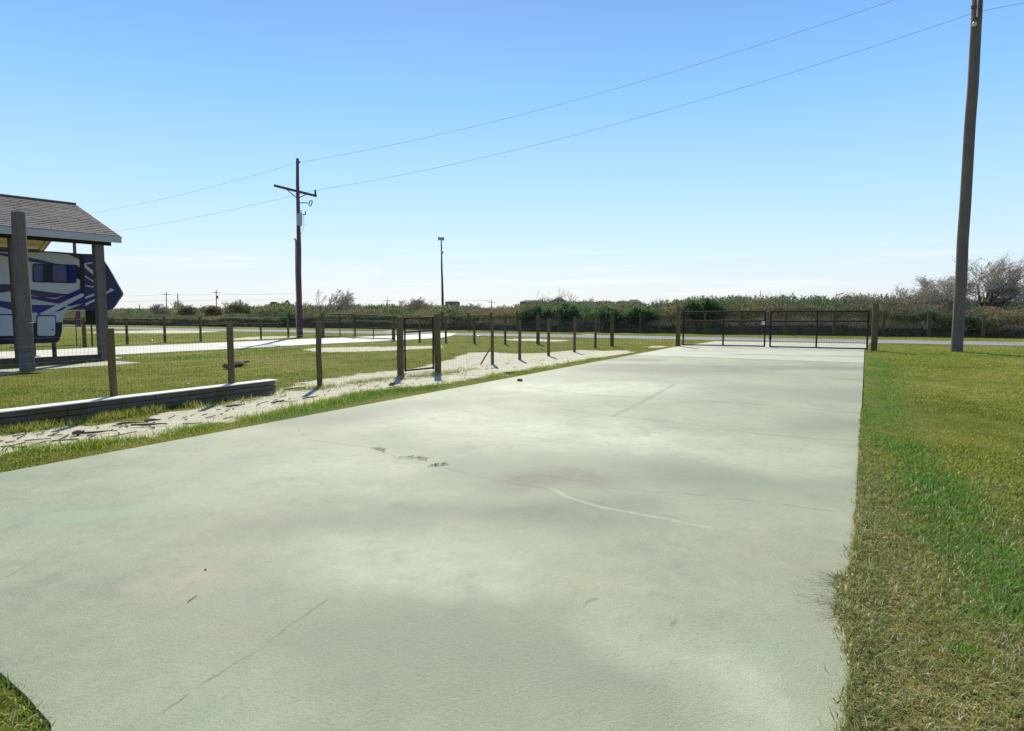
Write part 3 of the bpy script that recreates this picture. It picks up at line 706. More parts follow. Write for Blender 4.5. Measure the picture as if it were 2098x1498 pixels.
decal('pane', rr(69, 542, 87.5, 576, 4, 4, .03), M['glassdark'], .030, win); decal('pane', rr(108, 543, 155, 576.5, 4, 4, .03), M['glassdark'], .030, win)
for (a, b_, c, d_) in ((-40, 646, 35, 688), (77, 648, 113, 688)):
    decal('door_trim', rr(a - 2, b_ - 2.5, c + 2, d_ + 1, 5), M['rv_navy'], .024, th=.02)
    dd_ = decal('storage_door', rr(a, b_, c, d_, 4), M['rv_white'], .029, th=.02)
    decal('latch', [(c - 7, d_ - 14), (c - 4, d_ - 14), (c - 4, d_ - 11), (c - 7, d_ - 11)], M['rv_black'], .034, dd_)
decal('skirt', [(-60, 688), (0, 688.5), (113, 688.5), (113, 661), (127.5, 660), (126.5, 680), (122, 697), (115, 702), (0, 705.5), (-60, 708)], M['rv_black'], .022, th=.02)
decal('skirt_panel', [(68, 661), (76.5, 661), (76.5, 688), (68, 688)], M['rv_black'], .0225, th=.02)
lp = G(112, 722); uL, _ = UZ(111, 690, w0 + .25)
for w_ in (.3, RVW - .3):
    m_ = MB(); m_.box(cp(uL, w0 + w_, .37), (.09, .09, .66)); m_.box(cp(uL, w0 + w_, .045), (.26, .26, .02)); m_.build('landing_leg', M['brownsteel'], rv)
m_ = MB(); uk = UZ(195, 640, w0 + 1.2)[0]; zk = rp_(200, 637)[1]
m_.box(cp(uk, w0 + 1.22, zk - .2), (.45, .35, .42)); m_.box(cp(uk, w0 + 1.22, zk - .42), (.6, .3, .1)); m_.build('pin_box', M['rv_black'], rv)
for u in (-6.6, -5.7):
    for w_ in (.12, RVW - .12):
        m_ = MB(); c0 = cp(u, w0 + w_ - .12, .42); c1 = cp(u, w0 + w_ + .12, .42); m_.tube([c0, c1], .38, 20); m_.build('wheel', M['rubber'], rv)
m_ = MB(); zt_rv = rp_(60, 513)[1]; m_.box(cp(-2.5, w0 + 1.2, zt_rv + .1), (.8, .8, .22), Matrix.Rotation(math.atan2(dC.y, dC.x), 3, 'Z')); m_.build('air_conditioner', M['rv_white'], rv)

# ------------------------------------------------------------------ round timber posts
def pole_mesh(base, top, r0, r1, segs=4, n_=10, seed=0):
    rs = random.Random(seed); pts = []; rad = []
    base, top = Vector(base), Vector(top)
    for i in range(segs + 1):
        f = i / segs; p_ = base.lerp(top, f)
        if 0 < i < segs: p_ += Vector((rs.uniform(-1, 1), rs.uniform(-1, 1), 0)) * r0 * .10
        pts.append(p_); rad.append(r0 + (r1 - r0) * f)
    return MB().tube(pts, rad, n_)
def post_at(px, py, pyt, wpx, parent, mat='post', seed=0, lean=(0, 0), dx_top=None, label=None):
    b_ = G(px, py); z = Zof(b_, pyt); r_ = wpx / F * b_.y / 2 * 1.02
    m_ = pole_mesh((b_.x, b_.y, -.03), (b_.x + lean[0], b_.y + lean[1], z), r_, r_ * .97, 4, 12, seed)
    o = m_.build('post', M[mat], parent)
    if label: o['label'] = label
    return b_, z
def wire_panel(parent, segs, z0, z1, vs=.10, rad=.0022, rows=None, name='wire_mesh'):
    m_ = MB()
    for a, b_ in segs:
        a, b_ = Vector((a.x, a.y, 0)), Vector((b_.x, b_.y, 0)); L_ = (b_ - a).length; k = max(2, int(L_ / vs))
        for i in range(k + 1):
            p_ = a.lerp(b_, i / k); m_.tube([(p_.x, p_.y, z0), (p_.x, p_.y, z1)], rad, 3, False)
        for z in (rows or [z0 + (z1 - z0) * j / 10 for j in range(11)]):
            m_.tube([(a.x, a.y, z), (b_.x, b_.y, z)], rad * .6, 3, False)
    o = m_.build(name, M['wire'], parent); o['kind'] = 'stuff'; return o

# near fence, left of the garden gate
b0_ = G(235, 846)
f1 = empty('wire_fence', b0_, 'welded wire fence on three slim round posts in front of the carport lawn', 'fence')
pts1 = [G(-180, 905)]
for i, (x, y, yt, wp_) in enumerate(((235, 846, 673, 14.5), (476, 815, 667, 13), (655, 793, 661.5, 11.5))):
    bb, z = post_at(x, y, yt, wp_, f1, seed=i); pts1.append(bb)
gl_, gr_ = G(821, 769), G(897, 765)
post_off = post_at(-110, 892, 680, 15, f1, seed=9)
pts1[0] = post_off[0]; pts1.append(gl_)
off1 = Vector((.05, .1, 0))
wire_panel(f1, [(pts1[i] + off1, pts1[i + 1] + off1) for i in range(len(pts1) - 1)], .03, 1.22, .055, .0012)
# garden gate with its two thick posts
gp = empty('gate_post', gl_, 'thick round post on the hinge side of the black walk gate', 'post', 'walk gate posts')
post_at(821, 769.5, 649.5, 14, gp, seed=21)
gp = empty('gate_post', gr_, 'thick round brown post on the latch side of the black walk gate', 'post', 'walk gate posts')
post_at(897, 765, 644, 13.5, gp, seed=22)
ga, gb = G(830.5, 764), G(888, 759)
wg = empty('walk_gate', (ga + gb) / 2, 'narrow black tube steel walk gate with wire infill between two thick posts', 'gate')
za, zb2 = Zof(ga, 652), Zof(gb, 650.5); zm0, zm1 = Zof(ga, 681), Zof(gb, 676.5); zl = .06
def up(p_, z): return Vector((p_.x, p_.y, z))
for nm, a, b_ in (('stile', up(ga, 0.03), up(ga, za)), ('stile', up(gb, .03), up(gb, zb2)), ('rail', up(ga, za), up(gb, zb2)), ('rail', up(ga, zm0), up(gb, zm1)), ('rail', up(ga, zl), up(gb, zl + .01))):
    MB().tube([a, b_], .024, 8).build(nm, M['black'], wg)
wire_panel(wg, [(ga, gb)], zl, za, .05, .0018)
# near fence between walk gate and the corner post
f2 = empty('wire_fence', G(1065, 737), 'wire fence of slim posts running over the sand from walk gate to corner post', 'fence')
pts2 = [gr_]
for i, (x, y, yt, wp_) in enumerate(((1009, 746, 654, 6.5), (1065, 737, 655, 6.2), (1124, 729.5, 653.5, 6), (1177, 721.8, 649.5, 5.6), (1219.8, 714, 651, 5))):
    bb, z = post_at(x, y, yt, wp_, f2, seed=30 + i); pts2.append(bb)
cpst = G(1254, 709.5); pts2.append(cpst)
MB().beam(G(985, 746.5, .02), up(G(1004, 745), .46), .03, .03).build('brace_stick', M['post'], f2)
wire_panel(f2, [(pts2[i], pts2[i + 1]) for i in range(len(pts2) - 1)], .03, 1.2, .09, .0019, [.03, .25, .5, .75, 1.0, 1.2])
# front fence, parallel with the road, and its gates
f3 = empty('wire_fence', G(1102, 705), 'front wire fence of round posts between the far gate and the corner post', 'fence')
f3p = []
for i, (x, y, yt, wp_) in enumerate(((860, 700, 646, 4.6), (913.7, 701.4, 647, 4.4), (972, 703.6, 646, 4.8), (1035.4, 705.8, 646, 4.8), (1102.3, 705.5, 643, 7), (1254, 709.6, 641.5, 7.6))):
    bb, z = post_at(x, y, yt, wp_, f3, seed=40 + i); f3p.append(bb)
f3p.append(G(1384, 710))
wire_panel(f3, [(f3p[i], f3p[i + 1]) for i in range(len(f3p) - 1)], .03, 1.25, .15, .0026, [.03, .3, .6, .9, 1.25])
gp = empty('gate_post', G(1388, 710), 'thick round post left of the main double gate', 'post', 'main gate posts')
post_at(1389, 710.5, 628.5, 9, gp, seed=51)
gp = empty('gate_post', G(1790, 719), 'thick round post right of the main double gate on the lawn', 'post', 'main gate posts')
post_at(1789.5, 719, 622.5, 12, gp, seed=52)
def gate_leaf(a, b_, za_, zb_, label, mids, group, rad=.026, midr=None, mat='black', vs=.1, wr=.0022):
    g_ = empty('gate_leaf', (a + b_) / 2, label, 'gate', group); L0, L1 = .05, .05
    zm_a, zm_b = midr
    for nm, p_, q_ in (('stile', up(a, .03), up(a, za_)), ('stile', up(b_, .03), up(b_, zb_)), ('rail', up(a, za_), up(b_, zb_)), ('rail', up(a, zm_a), up(b_, zm_b)), ('rail', up(a, L0), up(b_, L1))):
        MB().tube([p_, q_], rad, 8).build(nm, M[mat], g_)
    for f in mids:
        m0 = a.lerp(b_, f); MB().tube([up(m0, .04), up(m0, za_ + (zb_ - za_) * f)], rad, 8).build('upright', M[mat], g_)
    wire_panel(g_, [(a, b_)], L0, zm_a, vs, wr)
    return g_
ma, mb_, mc, md = G(1399.5, 709), G(1566, 712), G(1577.5, 713), G(1776, 717.5)
g1_ = gate_leaf(ma, mb_, Zof(ma, 639.5), Zof(mb_, 638.3), 'left leaf of the black main gate across the driveway', (.5,), 'main gate leaves', .037, (Zof(ma, 657.5), Zof(mb_, 657.7)))
g2_ = gate_leaf(mc, md, Zof(mc, 638), Zof(md, 637.5), 'right leaf of the black main gate across the driveway', (.49,), 'main gate leaves', .037, (Zof(mc, 658), Zof(md, 658)))
MB().tube([up(mc, .35), up(mc, .62)], .055, 8).build('drop_bolt', M['black'], g2_)
MB().box(up(mb_, Zof(mb_, 662)) + Vector((-.09, -.03, 0)), (.13, .02, .16)).build('notice_plate', M['white_cer'], g1_)
MB().tube([up(mb_, 1.1), up(mc, 1.12)], .02, 6).build('chain', M['brownsteel'], g1_)
# far gate across the second driveway
gp = empty('gate_post', G(663, 692), 'round post left of the far gate on the second driveway', 'post', 'far gate posts'); post_at(662, 692.5, 641, 6.5, gp, seed=61)
gp = empty('gate_post', G(808, 697), 'round post right of the far gate on the second driveway', 'post', 'far gate posts'); post_at(807, 698, 647, 6, gp, seed=62)
fa, fm, fm2, fb = G(663, 691), G(726, 693.5), G(729, 693.7), G(804, 696.5)
gate_leaf(fa, fm, Zof(fa, 643), Zof(fm, 644.5), 'left leaf of the brown far gate on the second driveway', (.55,), 'far gate leaves', .03, (Zof(fa, 656), Zof(fm, 657.5)), 'brownsteel')
gate_leaf(fm2, fb, Zof(fm2, 644.5), Zof(fb, 648), 'right leaf of the brown far gate on the second driveway', (.5,), 'far gate leaves', .03, (Zof(fm2, 658), Zof(fb, 659)), 'brownsteel')
# left yard fence along the second driveway
f4 = empty('wire_fence', G(338, 702), 'wire fence of round posts beyond the second driveway running left to the trailer', 'fence')
f4p = []
for i, (x, y, yt, wp_) in enumerate(((261, 706, 652, 5), (338.5, 702, 648, 5), (411.5, 699.5, 650, 4.6), (535, 695, 655, 4), (591, 691.5, 653, 4.4))):
    bb, z = post_at(x, y, yt, wp_, f4, seed=70 + i); f4p.append(bb)
f4p = [G(191, 709)] + f4p + [G(660, 692)]
wire_panel(f4, [(f4p[i], f4p[i + 1]) for i in range(len(f4p) - 1)], .03, 1.25, .15, .0026, [.03, .3, .6, .9, 1.25])
sg = empty('side_gate', G(150, 712), 'dark tube side gate seen below the nose of the travel trailer', 'gate')
post_at(174, 711.5, 655.5, 7.5, sg, seed=81)
post_at(189.5, 709.5, 661, 3.5, sg, seed=82)
sa, sb = G(20, 718), G(172, 711)
for yy0, yy1 in ((655, 655.5), (669, 670), (712, 707)):
    MB().tube([up(sa, max(.05, Zof(sa, yy0))), up(sb, max(.05, Zof(sb, yy1)))], .024, 6).build('rail', M['brownsteel'], sg)
for f in (.3, .6, .9):
    p_ = sa.lerp(sb, f); MB().tube([up(p_, .05), up(p_, 1.5)], .02, 6).build('upright', M['brownsteel'], sg)
# fence beyond the road
f5 = empty('wire_fence', G(1519, 688), 'old post and wire fence in front of the brush beyond the road', 'fence')
VERGE = -5.6
f5p = []
for i, px in enumerate((905, 960, 1005, 1059.5, 1145, 1228, 1312, 1445, 1519.5, 1611, 1710, 1812, 1905, 2018, 2140)):
    r0_ = ray(px, 640); # intersect the verge line
    A_ = RD(0, VERGE); den = r0_[0] * rd.y - r0_[1] * rd.x; tt = (A_.x * rd.y - A_.y * rd.x) / den
    p_ = Vector((r0_[0] * tt, r0_[1] * tt, 0)); f5p.append(p_)
    z = Zof(p_, (639, 641, 640, 638, 641, 642, 640, 641, 639, 640, 639, 641, 640, 648, 642)[i])
    thick = .09 if i not in (8, 9, 10, 12) else .12
    pole_mesh((p_.x, p_.y, -.03), (p_.x + random.Random(i).uniform(-.04, .04), p_.y, z), thick, thick * .9, 3, 7, i).build('post', M['post'], f5)
m_ = MB()
for z in (.5, .85, 1.2, 1.45): m_.tube([up(p_, z) for p_ in f5p], .010, 3, False)
m_.build('fence_wire', M['wire'], f5)

# ------------------------------------------------------------------ leaning pile beside the carport
bp = G(57, 762); zt_p = Zof(bp, 435)
pl = empty('timber_pile', bp, 'tall leaning grey timber pile standing before the carport at the left edge', 'pile')
tp_ = at_y(35, 435, bp.y); pole_mesh((bp.x, bp.y, -.05), (tp_.x + .03, bp.y, tp_.z), 28 / F * bp.y / 2, 24 / F * bp.y / 2, 6, 14, 3).build('shaft', M['graywood'], pl)
for z in (.55, .62, .9, 1.3): MB().tube([Vector((bp.x + .2 * math.cos(a), bp.y + .2 * math.sin(a), z)) for a in [k * 2 * math.pi / 12 for k in range(13)]], .004, 3, False).build('wire_tie', M['wire'], pl)

# ------------------------------------------------------------------ landscape timbers
te_a, te_b = G(566, 805.5), G(0, 884)
ed = (te_b - te_a); Ltot = ed.length + 4.0; ed.normalize(); en = Vector((-ed.y, ed.x, 0));
if en.y < 0: en = -en
te = empty('timber_edging', te_a, 'low retaining edge of stacked landscape timbers in front of the carport lawn', 'timber edging')
ztop = Zof(te_a, 779); rows = 3; hh = ztop / rows
M['lt'] = wood('old_landscape_timber', (.17, .16, .15), (.10, .09, .085), (.13, .12, .08), 1.0)
t = NT('old_landscape_timber_h'); v = t.pos((2.0, 2.0, 60)); nn = t.noise(v, 1.6, 6, .7)
tc = t.mix(t.mr(nn, .35, .65), (.18, .155, .125), (.075, .065, .05)); tc = t.mix(t.mr(t.noise(t.pos(), 2.5, 4), .5, .65), tc, (.11, .09, .035)); t.base(tc); t.rough(.9); t.bump(nn, .01); M['lt'] = t.m
t = NT('sunlit_top_cap_board'); t.base(t.mix(t.mr(t.noise(t.pos((3, 3, 30)), 3, 5), .35, .65), (.82, .80, .72), (.72, .69, .60))); t.rough(.8); M['cap'] = t.m  # near-white board colour carries the sunlight on the timber tops
for k in range(rows):
    pos_ = 0; rs = random.Random(k)
    while pos_ < Ltot:
        L_ = 2.44 if pos_ or k % 2 == 0 else 1.3
        a = te_a + ed * (pos_ + (.0 if pos_ else rs.uniform(0, .02))) + en * (.05 + rs.uniform(-.008, .008)); b_ = te_a + ed * min(pos_ + L_ - .008, Ltot) + en * (.05 + rs.uniform(-.008, .008))
        m_ = MB(); m_.beam(up(a, hh * (k + .5)), up(b_, hh * (k + .5)), .12, hh - .008); o = m_.build('timber', M['lt'], te)
        bv = o.modifiers.new('edge', 'BEVEL'); bv.width = .012; bv.segments = 2
        pos_ += L_
for k in range(4):
    a = te_a + ed * (k * 2.6) + en * .06; b_ = te_a + ed * min(k * 2.6 + 2.592, Ltot) + en * .06
    m_ = MB(); m_.beam(up(a, ztop + .008 + .002 * (k % 2)), up(b_, ztop + .008), .26, .014); m_.build('cap_board', M['cap'], te)

# ------------------------------------------------------------------ utility poles and lines
U = empty('utility_pole', G(614, 690), 'roadside utility pole with slanting crossarm and transformer beyond the second driveway', 'utility pole')
ub = G(614.5, 691.5); UY = ub.y
def ua(px, py, dy=0.0): return at_y(px, py, UY + dy)
pole_mesh(up(ub, -.1), ua(609.5, 325), 6.2 / F * UY, 2.8 / F * UY, 8, 12, 4).build('shaft', M['pole_far'], U)
m_ = MB(); m_.beam(ua(561, 380, -.5), ua(649, 402, .5), .1, .13); m_.build('crossarm', M['pole_far'], U)
for a, b_ in (((586, 387, -.25), (608, 406, -.1)), ((628, 398, .25), (611, 406, .1))):
    MB().beam(ua(*a), ua(*b_), .03, .05).build('brace', M['brownsteel'], U)
MB().tube([ua(646, 401), ua(646, 389)], [.07, .05], 8).build('insulator', M['brownsteel'], U)
MB().tube([ua(613, 334), ua(615, 331)], [.05, .05], 8).build('insulator', M['brownsteel'], U)
MB().tube([ua(611, 415.5), ua(631, 416)], .03, 6).build('bracket', M['brownsteel'], U)
m_ = MB(); m_.tube([ua(639, 411), ua(634, 413), ua(633, 421), ua(636, 423), ua(639, 417), ua(640, 411.5)], .03, 6); m_.build('fuse_cutout', M['brownsteel'], U)
tc_ = ua(616.5, 450, .05); m_ = MB(); rr_ = 5 / F * UY * 1.15
m_.tube([ua(613.5, 462.5, -.18), ua(613.5, 461, -.18), ua(613, 439, -.18), ua(613, 437.5, -.18)], [rr_ * .9, rr_, rr_, rr_ * .85], 14); m_.build('transformer', M['galv'], U)
tr_ = ua(0, 0)
MB().tube([ua(617, 438, -.15), ua(617, 431, -.15)], [.05, .03], 6).build('bushing', M['white_cer'], U)
m_ = MB(); m_.tube([ua(620, 440), ua(626, 439.5), ua(626, 433)], .035, 6); m_.build('lightning_arrester', M['brownsteel'], U)
m_ = MB(); m_.tube([ua(622, 443), ua(623, 462), ua(620, 474), ua(617, 480)], .012, 4, False); m_.build('drop_lead', M['cable'], U)
m_ = MB(); m_.tube([ua(606.2, 492), ua(606.5, 560), ua(608.8, 620)], .055, 8); m_.build('conduit', M['galv'], U)
m_ = MB(); m_.tube([ua(608.8, 618), ua(611, 690)], .11, 10); m_.build('conduit', M['galv'], U)
m_ = MB(); m_.tube([ua(603.5, 489), ua(605, 491), ua(606.3, 495)], .06, 6); m_.build('weatherhead', M['galv'], U)
for y in (511, 594): MB().beam(ua(604.5, y), ua(611, y), .04, .04).build('strap', M['galv'], U)
# foreground right pole
rb_ = G(1960, 720.5)
UR = empty('utility_pole', rb_, 'thick leaning utility pole standing on the lawn at the right edge', 'utility pole')
rt = at_y(2008, -75, rb_.y)
pole_mesh(up(rb_, -.1), rt, 10.6 / F * rb_.y, 9.0 / F * rb_.y, 10, 18, 6).build('shaft', M['pole'], UR)
def rpx(px, py, dy=-.22): return at_y(px, py, rb_.y + dy)
m_ = MB(); m_.beam(rpx(1995.5, 56), rpx(1999.5, -5), .16, .1); m_.build('guard_board', M['driftwood'], UR)
m_ = MB(); m_.tube([rpx(1994.8, 54, -.3), rpx(1996, 51, -.3), rpx(1997, 46, -.3)], [.05, .085, .06], 8); m_.build('insulator', M['white_cer'], UR)
m_ = MB(); m_.tube([rpx(2001.5, 35, -.27), rpx(2003, -10, -.27)], .028, 6); m_.build('ground_wire', M['white_cer'], UR)
m_ = MB(); m_.box(rpx(2000, 15, -.25), (.35, .08, .12)); m_.build('bracket', M['driftwood'], UR)
for z in (1.2, 3.6): MB().tube([up(rb_, z), up(rb_, z + .03)], .01, 6)
# far pole behind the carport
p3 = at_y(161, 657, 66); p3.z = 0
U3 = empty('utility_pole', p3, 'far utility pole glimpsed between the carport roof and the trailer roof', 'utility pole')
t3 = at_y(149, 440, 66)
pole_mesh(p3, t3, .2, .13, 5, 8, 8).build('shaft', M['pole_far'], U3)
MB().beam(t3 + Vector((-1.2, -.3, -.8)), t3 + Vector((1.2, .3, -.8)), .1, .12).build('crossarm', M['pole_far'], U3)
def sagline(a, b_, sag, rad=.0065, n_=24):
    pts = []
    for i in range(n_ + 1):
        f = i / n_; p_ = a.lerp(b_, f); p_.z -= 4 * sag * f * (1 - f); pts.append(p_)
    return MB().tube(pts, rad, 4, False)
wR1 = at_y(2009, -62, rb_.y); wR2 = at_y(2000, 25, rb_.y)
pl1 = ua(611.5, 333); pl2 = ua(646, 390)
def wire(name, a, b_, pyat, label, grp):
    o = sagline(a, b_, pyat).build('power_line', M['cable'], None, offset=a); props(o, label, 'power line', grp)
wire('w', pl1, wR1, .75, 'upper power line rising from the crossarm pole to the top right', 'overhead power lines')
wire('w', pl2, wR2, .70, 'lower power line from the crossarm tip to the thick right pole', 'overhead power lines')
wire('w', wR2, at_y(2500, -75, 22), .02, 'power line leaving the thick right pole towards the right', 'overhead power lines')
wire('w', t3 + Vector((0, 0, -.1)), pl1, .35, 'upper faint power line from the crossarm pole down to the carport roof', 'overhead power lines')
wire('w', at_y(150, 484, 66), pl2, .35, 'lower faint power line from the crossarm tip down to the carport roof', 'overhead power lines')
# warning siren pole
YS = 110.0
SP = empty('siren_pole', at_y(906, 638, YS) * 1, 'slender pole topped by a boxy warning siren beyond the brush', 'siren pole'); SP.location.z = 0
def us(px, py): return at_y(px, py, YS)
sbase = us(907.5, 640); sbase.z = -.1
pole_mesh(sbase, us(904, 492), 3.0 / F * YS, 1.1 / F * YS, 6, 10, 5).build('shaft', M['pole_far'], SP)
m_ = MB(); m_.tube([us(905, 489), us(909.8, 489)], [.28, .36], 8); m_.tube([us(902.5, 489), us(900, 489), us(897.8, 489)], [.14, .22, .40], 10); m_.box(us(903.6, 489), (.5, .45, .45)); m_.build('siren_horn', M['galv'], SP)
m_ = MB(); m_.tube([us(903.4, 517), us(908.2, 517)], .24, 10); m_.build('control_box', M['galv'], SP)
m_ = MB(); m_.box(us(906, 544.3), (.22, .2, .22)); m_.build('junction_box', M['galv'], SP)
# distant poles
for i, (px, yt, Yd, arm, lab) in enumerate(((341, 598, 230, 1, 'distant utility pole with crossarm, left one of the far line'), (364.5, 601.5, 200, 0, 'distant bare pole without crossarm between two crossarm poles'), (443.5, 594, 230, 1, 'distant utility pole with crossarm and small transformer, right one of the far line'),
                                        (1007, 614, 260, 1, 'tiny distant pole over the low brush right of the siren pole'), (794, 611, 260, 1, 'tiny distant pole left of the siren pole'), (286, 624, 200, 0, 'short distant pole beside the trailer nose'))):
    b_ = at_y(px, 640, Yd); b_.z = 0; tpx = at_y(px - .4, yt, Yd)
    o = empty('distant_pole', b_, lab, 'utility pole', 'distant utility poles')
    pole_mesh(b_, tpx, .2, .13, 3, 6, i).build('shaft', M['pole_far'], o)
    if arm: MB().beam(at_y(px - 8 * Yd ** 0 , yt + 5.2, Yd - .3), at_y(px + 8, yt + 5.8, Yd + .3), .15, .17).build('crossarm', M['pole_far'], o)
    if i == 2: MB().tube([at_y(px + 2, yt + 18, Yd), at_y(px + 2, yt + 12, Yd)], .3, 8).build('transformer', M['pole_far'], o)
for yl, lab in ((603.5, 'faint distant power line strung across the far poles, upper'), (615, 'faint distant power line strung below the far poles, lower')):
    a, b_ = at_y(180, yl + 3, 232), at_y(341, yl, 230); c = at_y(443, yl - 1, 230); d_ = at_y(620, yl - 3, 225); e_ = at_y(1007, 616, 262)
    m_ = MB()
    for p_, q_ in ((a, b_), (b_, c), (c, d_), (d_, e_)):
        pts = []
        for k in range(9):
            f = k / 8; r_ = p_.lerp(q_, f); r_.z -= 1.2 * f * (1 - f); pts.append(r_)
        m_.tube(pts, .028, 3, False)
    props(m_.build('power_line', M['cable'], None, offset=a), lab, 'power line', 'distant power lines')

# ------------------------------------------------------------------ brush, reeds, trees
t = NT('brush_foliage'); p = t.pos()
n1 = t.noise(p, .18, 3, .6); n2 = t.noise(p, .7, 4, .65)
kind = t.attr('tone'); rn_ = t.attr('rnd')
greenc = t.ramp(t.math('ADD', t.math('MULTIPLY', n2, .7), t.math('MULTIPLY', rn_, .3)), [(.3, (.05, .085, .035)), (.5, (.12, .18, .07)), (.68, (.19, .34, .11))])
oliv = t.ramp(rn_, [(0, (.13, .115, .05)), (.6, (.27, .225, .11)), (1, (.40, .33, .19))])
tanc = t.ramp(rn_, [(0, (.36, .31, .19)), (.6, (.56, .49, .34)), (1, (.72, .64, .50))])
c = t.mix(t.mr(t.math('ADD', n1, t.math('MULTIPLY', t.math('SUBTRACT', n2, .5), .8)), .41, .56), greenc, oliv)
c = t.mix(kind, c, tanc)
t.base(c); t.rough(.8); t.b.inputs['Specular IOR Level'].default_value = .1
tr = t.n.new('ShaderNodeBsdfTranslucent'); t.L(c, tr.inputs[0]); mx = t.n.new('ShaderNodeMixShader'); mx.inputs[0].default_value = .42
t.L(t.b.outputs[0], mx.inputs[1]); t.L(tr.outputs[0], mx.inputs[2]); t.L(mx.outputs[0], t.out.inputs[0]); M['brush'] = t.m
t = NT('bare_reed_stems'); rn_ = t.attr('rnd')
c = t.ramp(rn_, [(0, (.13, .09, .08)), (.5, (.22, .17, .15)), (1, (.33, .27, .24))]); t.base(c); t.rough(.9); M['stems'] = t.m

t = NT('green_shrub_leaves'); c = t.ramp(t.math('ADD', t.math('MULTIPLY', t.noise(t.pos(), 1.1, 3), .6), t.math('MULTIPLY', t.attr('rnd'), .4)), [(.3, (.06, .10, .04)), (.5, (.11, .18, .065)), (.7, (.18, .28, .10))])
t.base(c); t.rough(.8); tr = t.n.new('ShaderNodeBsdfTranslucent'); t.L(c, tr.inputs[0]); mx = t.n.new('ShaderNodeMixShader'); mx.inputs[0].default_value = .45
t.L(t.b.outputs[0], mx.inputs[1]); t.L(tr.outputs[0], mx.inputs[2]); t.L(mx.outputs[0], t.out.inputs[0]); M['shrub'] = t.m
def px_of(x, y, z):
    d0 = y * FW[1] + (z - H) * FW[2]; return CX + F * x / d0
def blades(cen, L_, W_, dirv, rngl):
    n_ = len(cen); rv_ = rngl.normal(size=(n_, 3)); sdv_ = np.cross(dirv, rv_); sdv_ /= np.linalg.norm(sdv_, axis=1)[:, None] + 1e-9
    a = cen - sdv_ * W_[:, None]; b = cen + sdv_ * W_[:, None]; c_ = cen + dirv * L_[:, None]
    return np.stack([a, b, c_], 1).reshape(-1, 3)
def belt(name, label, off0, depth, t0, t1, topfn, N, leaf, seed, reeds=.06, tan_amt=.35):
    rg = np.random.default_rng(seed)
    tt = rg.uniform(t0, t1, N); v_ = rg.random(N) ** 1.5
    P0 = np.array([RF.x, RF.y]); a_ = np.array([rd.x, rd.y]); b_ = -np.array([rn.x, rn.y])
    lump = fbm(tt * .35, tt * 0, seed, 4)
    zz = rg.random(N)
    # front face leans out at mid height and recedes at the foot
    hgt = np.zeros(N)
    off = off0 + v_ * depth + (lump - .5) * 1.6
    xy = P0 + a_ * tt[:, None] + b_ * off[:, None]
    top = topfn(px_of(xy[:, 0], xy[:, 1], 1.5), xy[:, 0], xy[:, 1])
    lm2 = fbm(tt * .9, off * .9, seed + 3, 3)
    top = top * (.80 + .42 * lm2) * np.clip(.72 + .5 * v_, .7, 1.05)
    z = zz ** .8 * top
    foot = np.clip(1 - z / (top * .45 + 1e-6), 0, 1)
    off = off + foot * 1.5 * (.3 + .9 * lump)
    xy = P0 + a_ * tt[:, None] + b_ * off[:, None]
    cen = np.stack([xy[:, 0], xy[:, 1], z], 1)
    dirv = rg.normal(size=(N, 3)); dirv[:, 2] = np.abs(dirv[:, 2]) * 1.1 + .2; dirv[:, 0] += .35; dirv /= np.linalg.norm(dirv, axis=1)[:, None]
    L_ = leaf * (.5 + rg.random(N)); W_ = L_ * .22
    rel = z / top
    tone = np.clip((tan_amt - np.abs(rel - .40) * 2.0) * 2.6 + (fbm(tt * .5, tt * 0 + 4, seed + 9, 3) - .45) * 3.5, 0, .9) * (rel < .66) * (rel > .2)
    vv = blades(cen, L_, W_, dirv, rg); rnd = np.repeat(rg.random(N), 3)
    o = trimesh(name, vv, M['brush'], {'rnd': rnd, 'tone': np.repeat(tone, 3)}); props(o, label, 'brush', None, 'stuff')
    # thin bare stems sticking out
    k = int(N * reeds); idx = rg.integers(0, N, k); base_ = cen[idx].copy(); base_[:, 2] = top[idx] * (.7 + .2 * rg.random(k))
    cl = fbm(tt[idx] * .25, tt[idx] * 0 + 2, seed + 20, 3)
    kp = rg.random(k) < np.clip((cl - .42) * 5, .04, 1); base_ = base_[kp]; cl = cl[kp]; k = len(base_)
    dv = np.stack([rg.normal(.18, .22, k), rg.normal(0, .2, k), np.ones(k)], 1); dv /= np.linalg.norm(dv, axis=1)[:, None]
    LL = (.25 + .75 * rg.random(k) ** 2) * min(leaf * 7.5, 1.0) * np.clip(cl * 1.7, .5, 1.3)
    vv = blades(base_, LL, np.full(k, leaf * .11), dv, rg)
    o2 = trimesh('reed_stems', vv, M['stems'], {'rnd': np.repeat(rg.random(k), 3)}, parent=None); props(o2, 'bare dry stems poking out of the ' + label, 'reeds', None, 'stuff')
def curve(tab):
    tx_ = np.array([a for a, b in tab], float); ty_ = np.array([b for a, b in tab], float)
    def fn(px, x, y):
        row = np.interp(px, tx_, ty_); k = (CY - row) / F
        return np.maximum(.25, H - (y * UP[1] - k * y * FW[1]) / (UP[2] - k * FW[2]))
    return fn
front = curve([(0, 646), (220, 645), (300, 645), (420, 650), (480, 645), (560, 650), (640, 640), (760, 637), (900, 638), (1000, 637), (1080, 625), (1150, 621), (1200, 630), (1270, 628), (1330, 634), (1400, 620), (1440, 612), (1500, 615), (1700, 614), (1800, 616), (1900, 625), (2000, 634), (2098, 628), (2300, 620)])
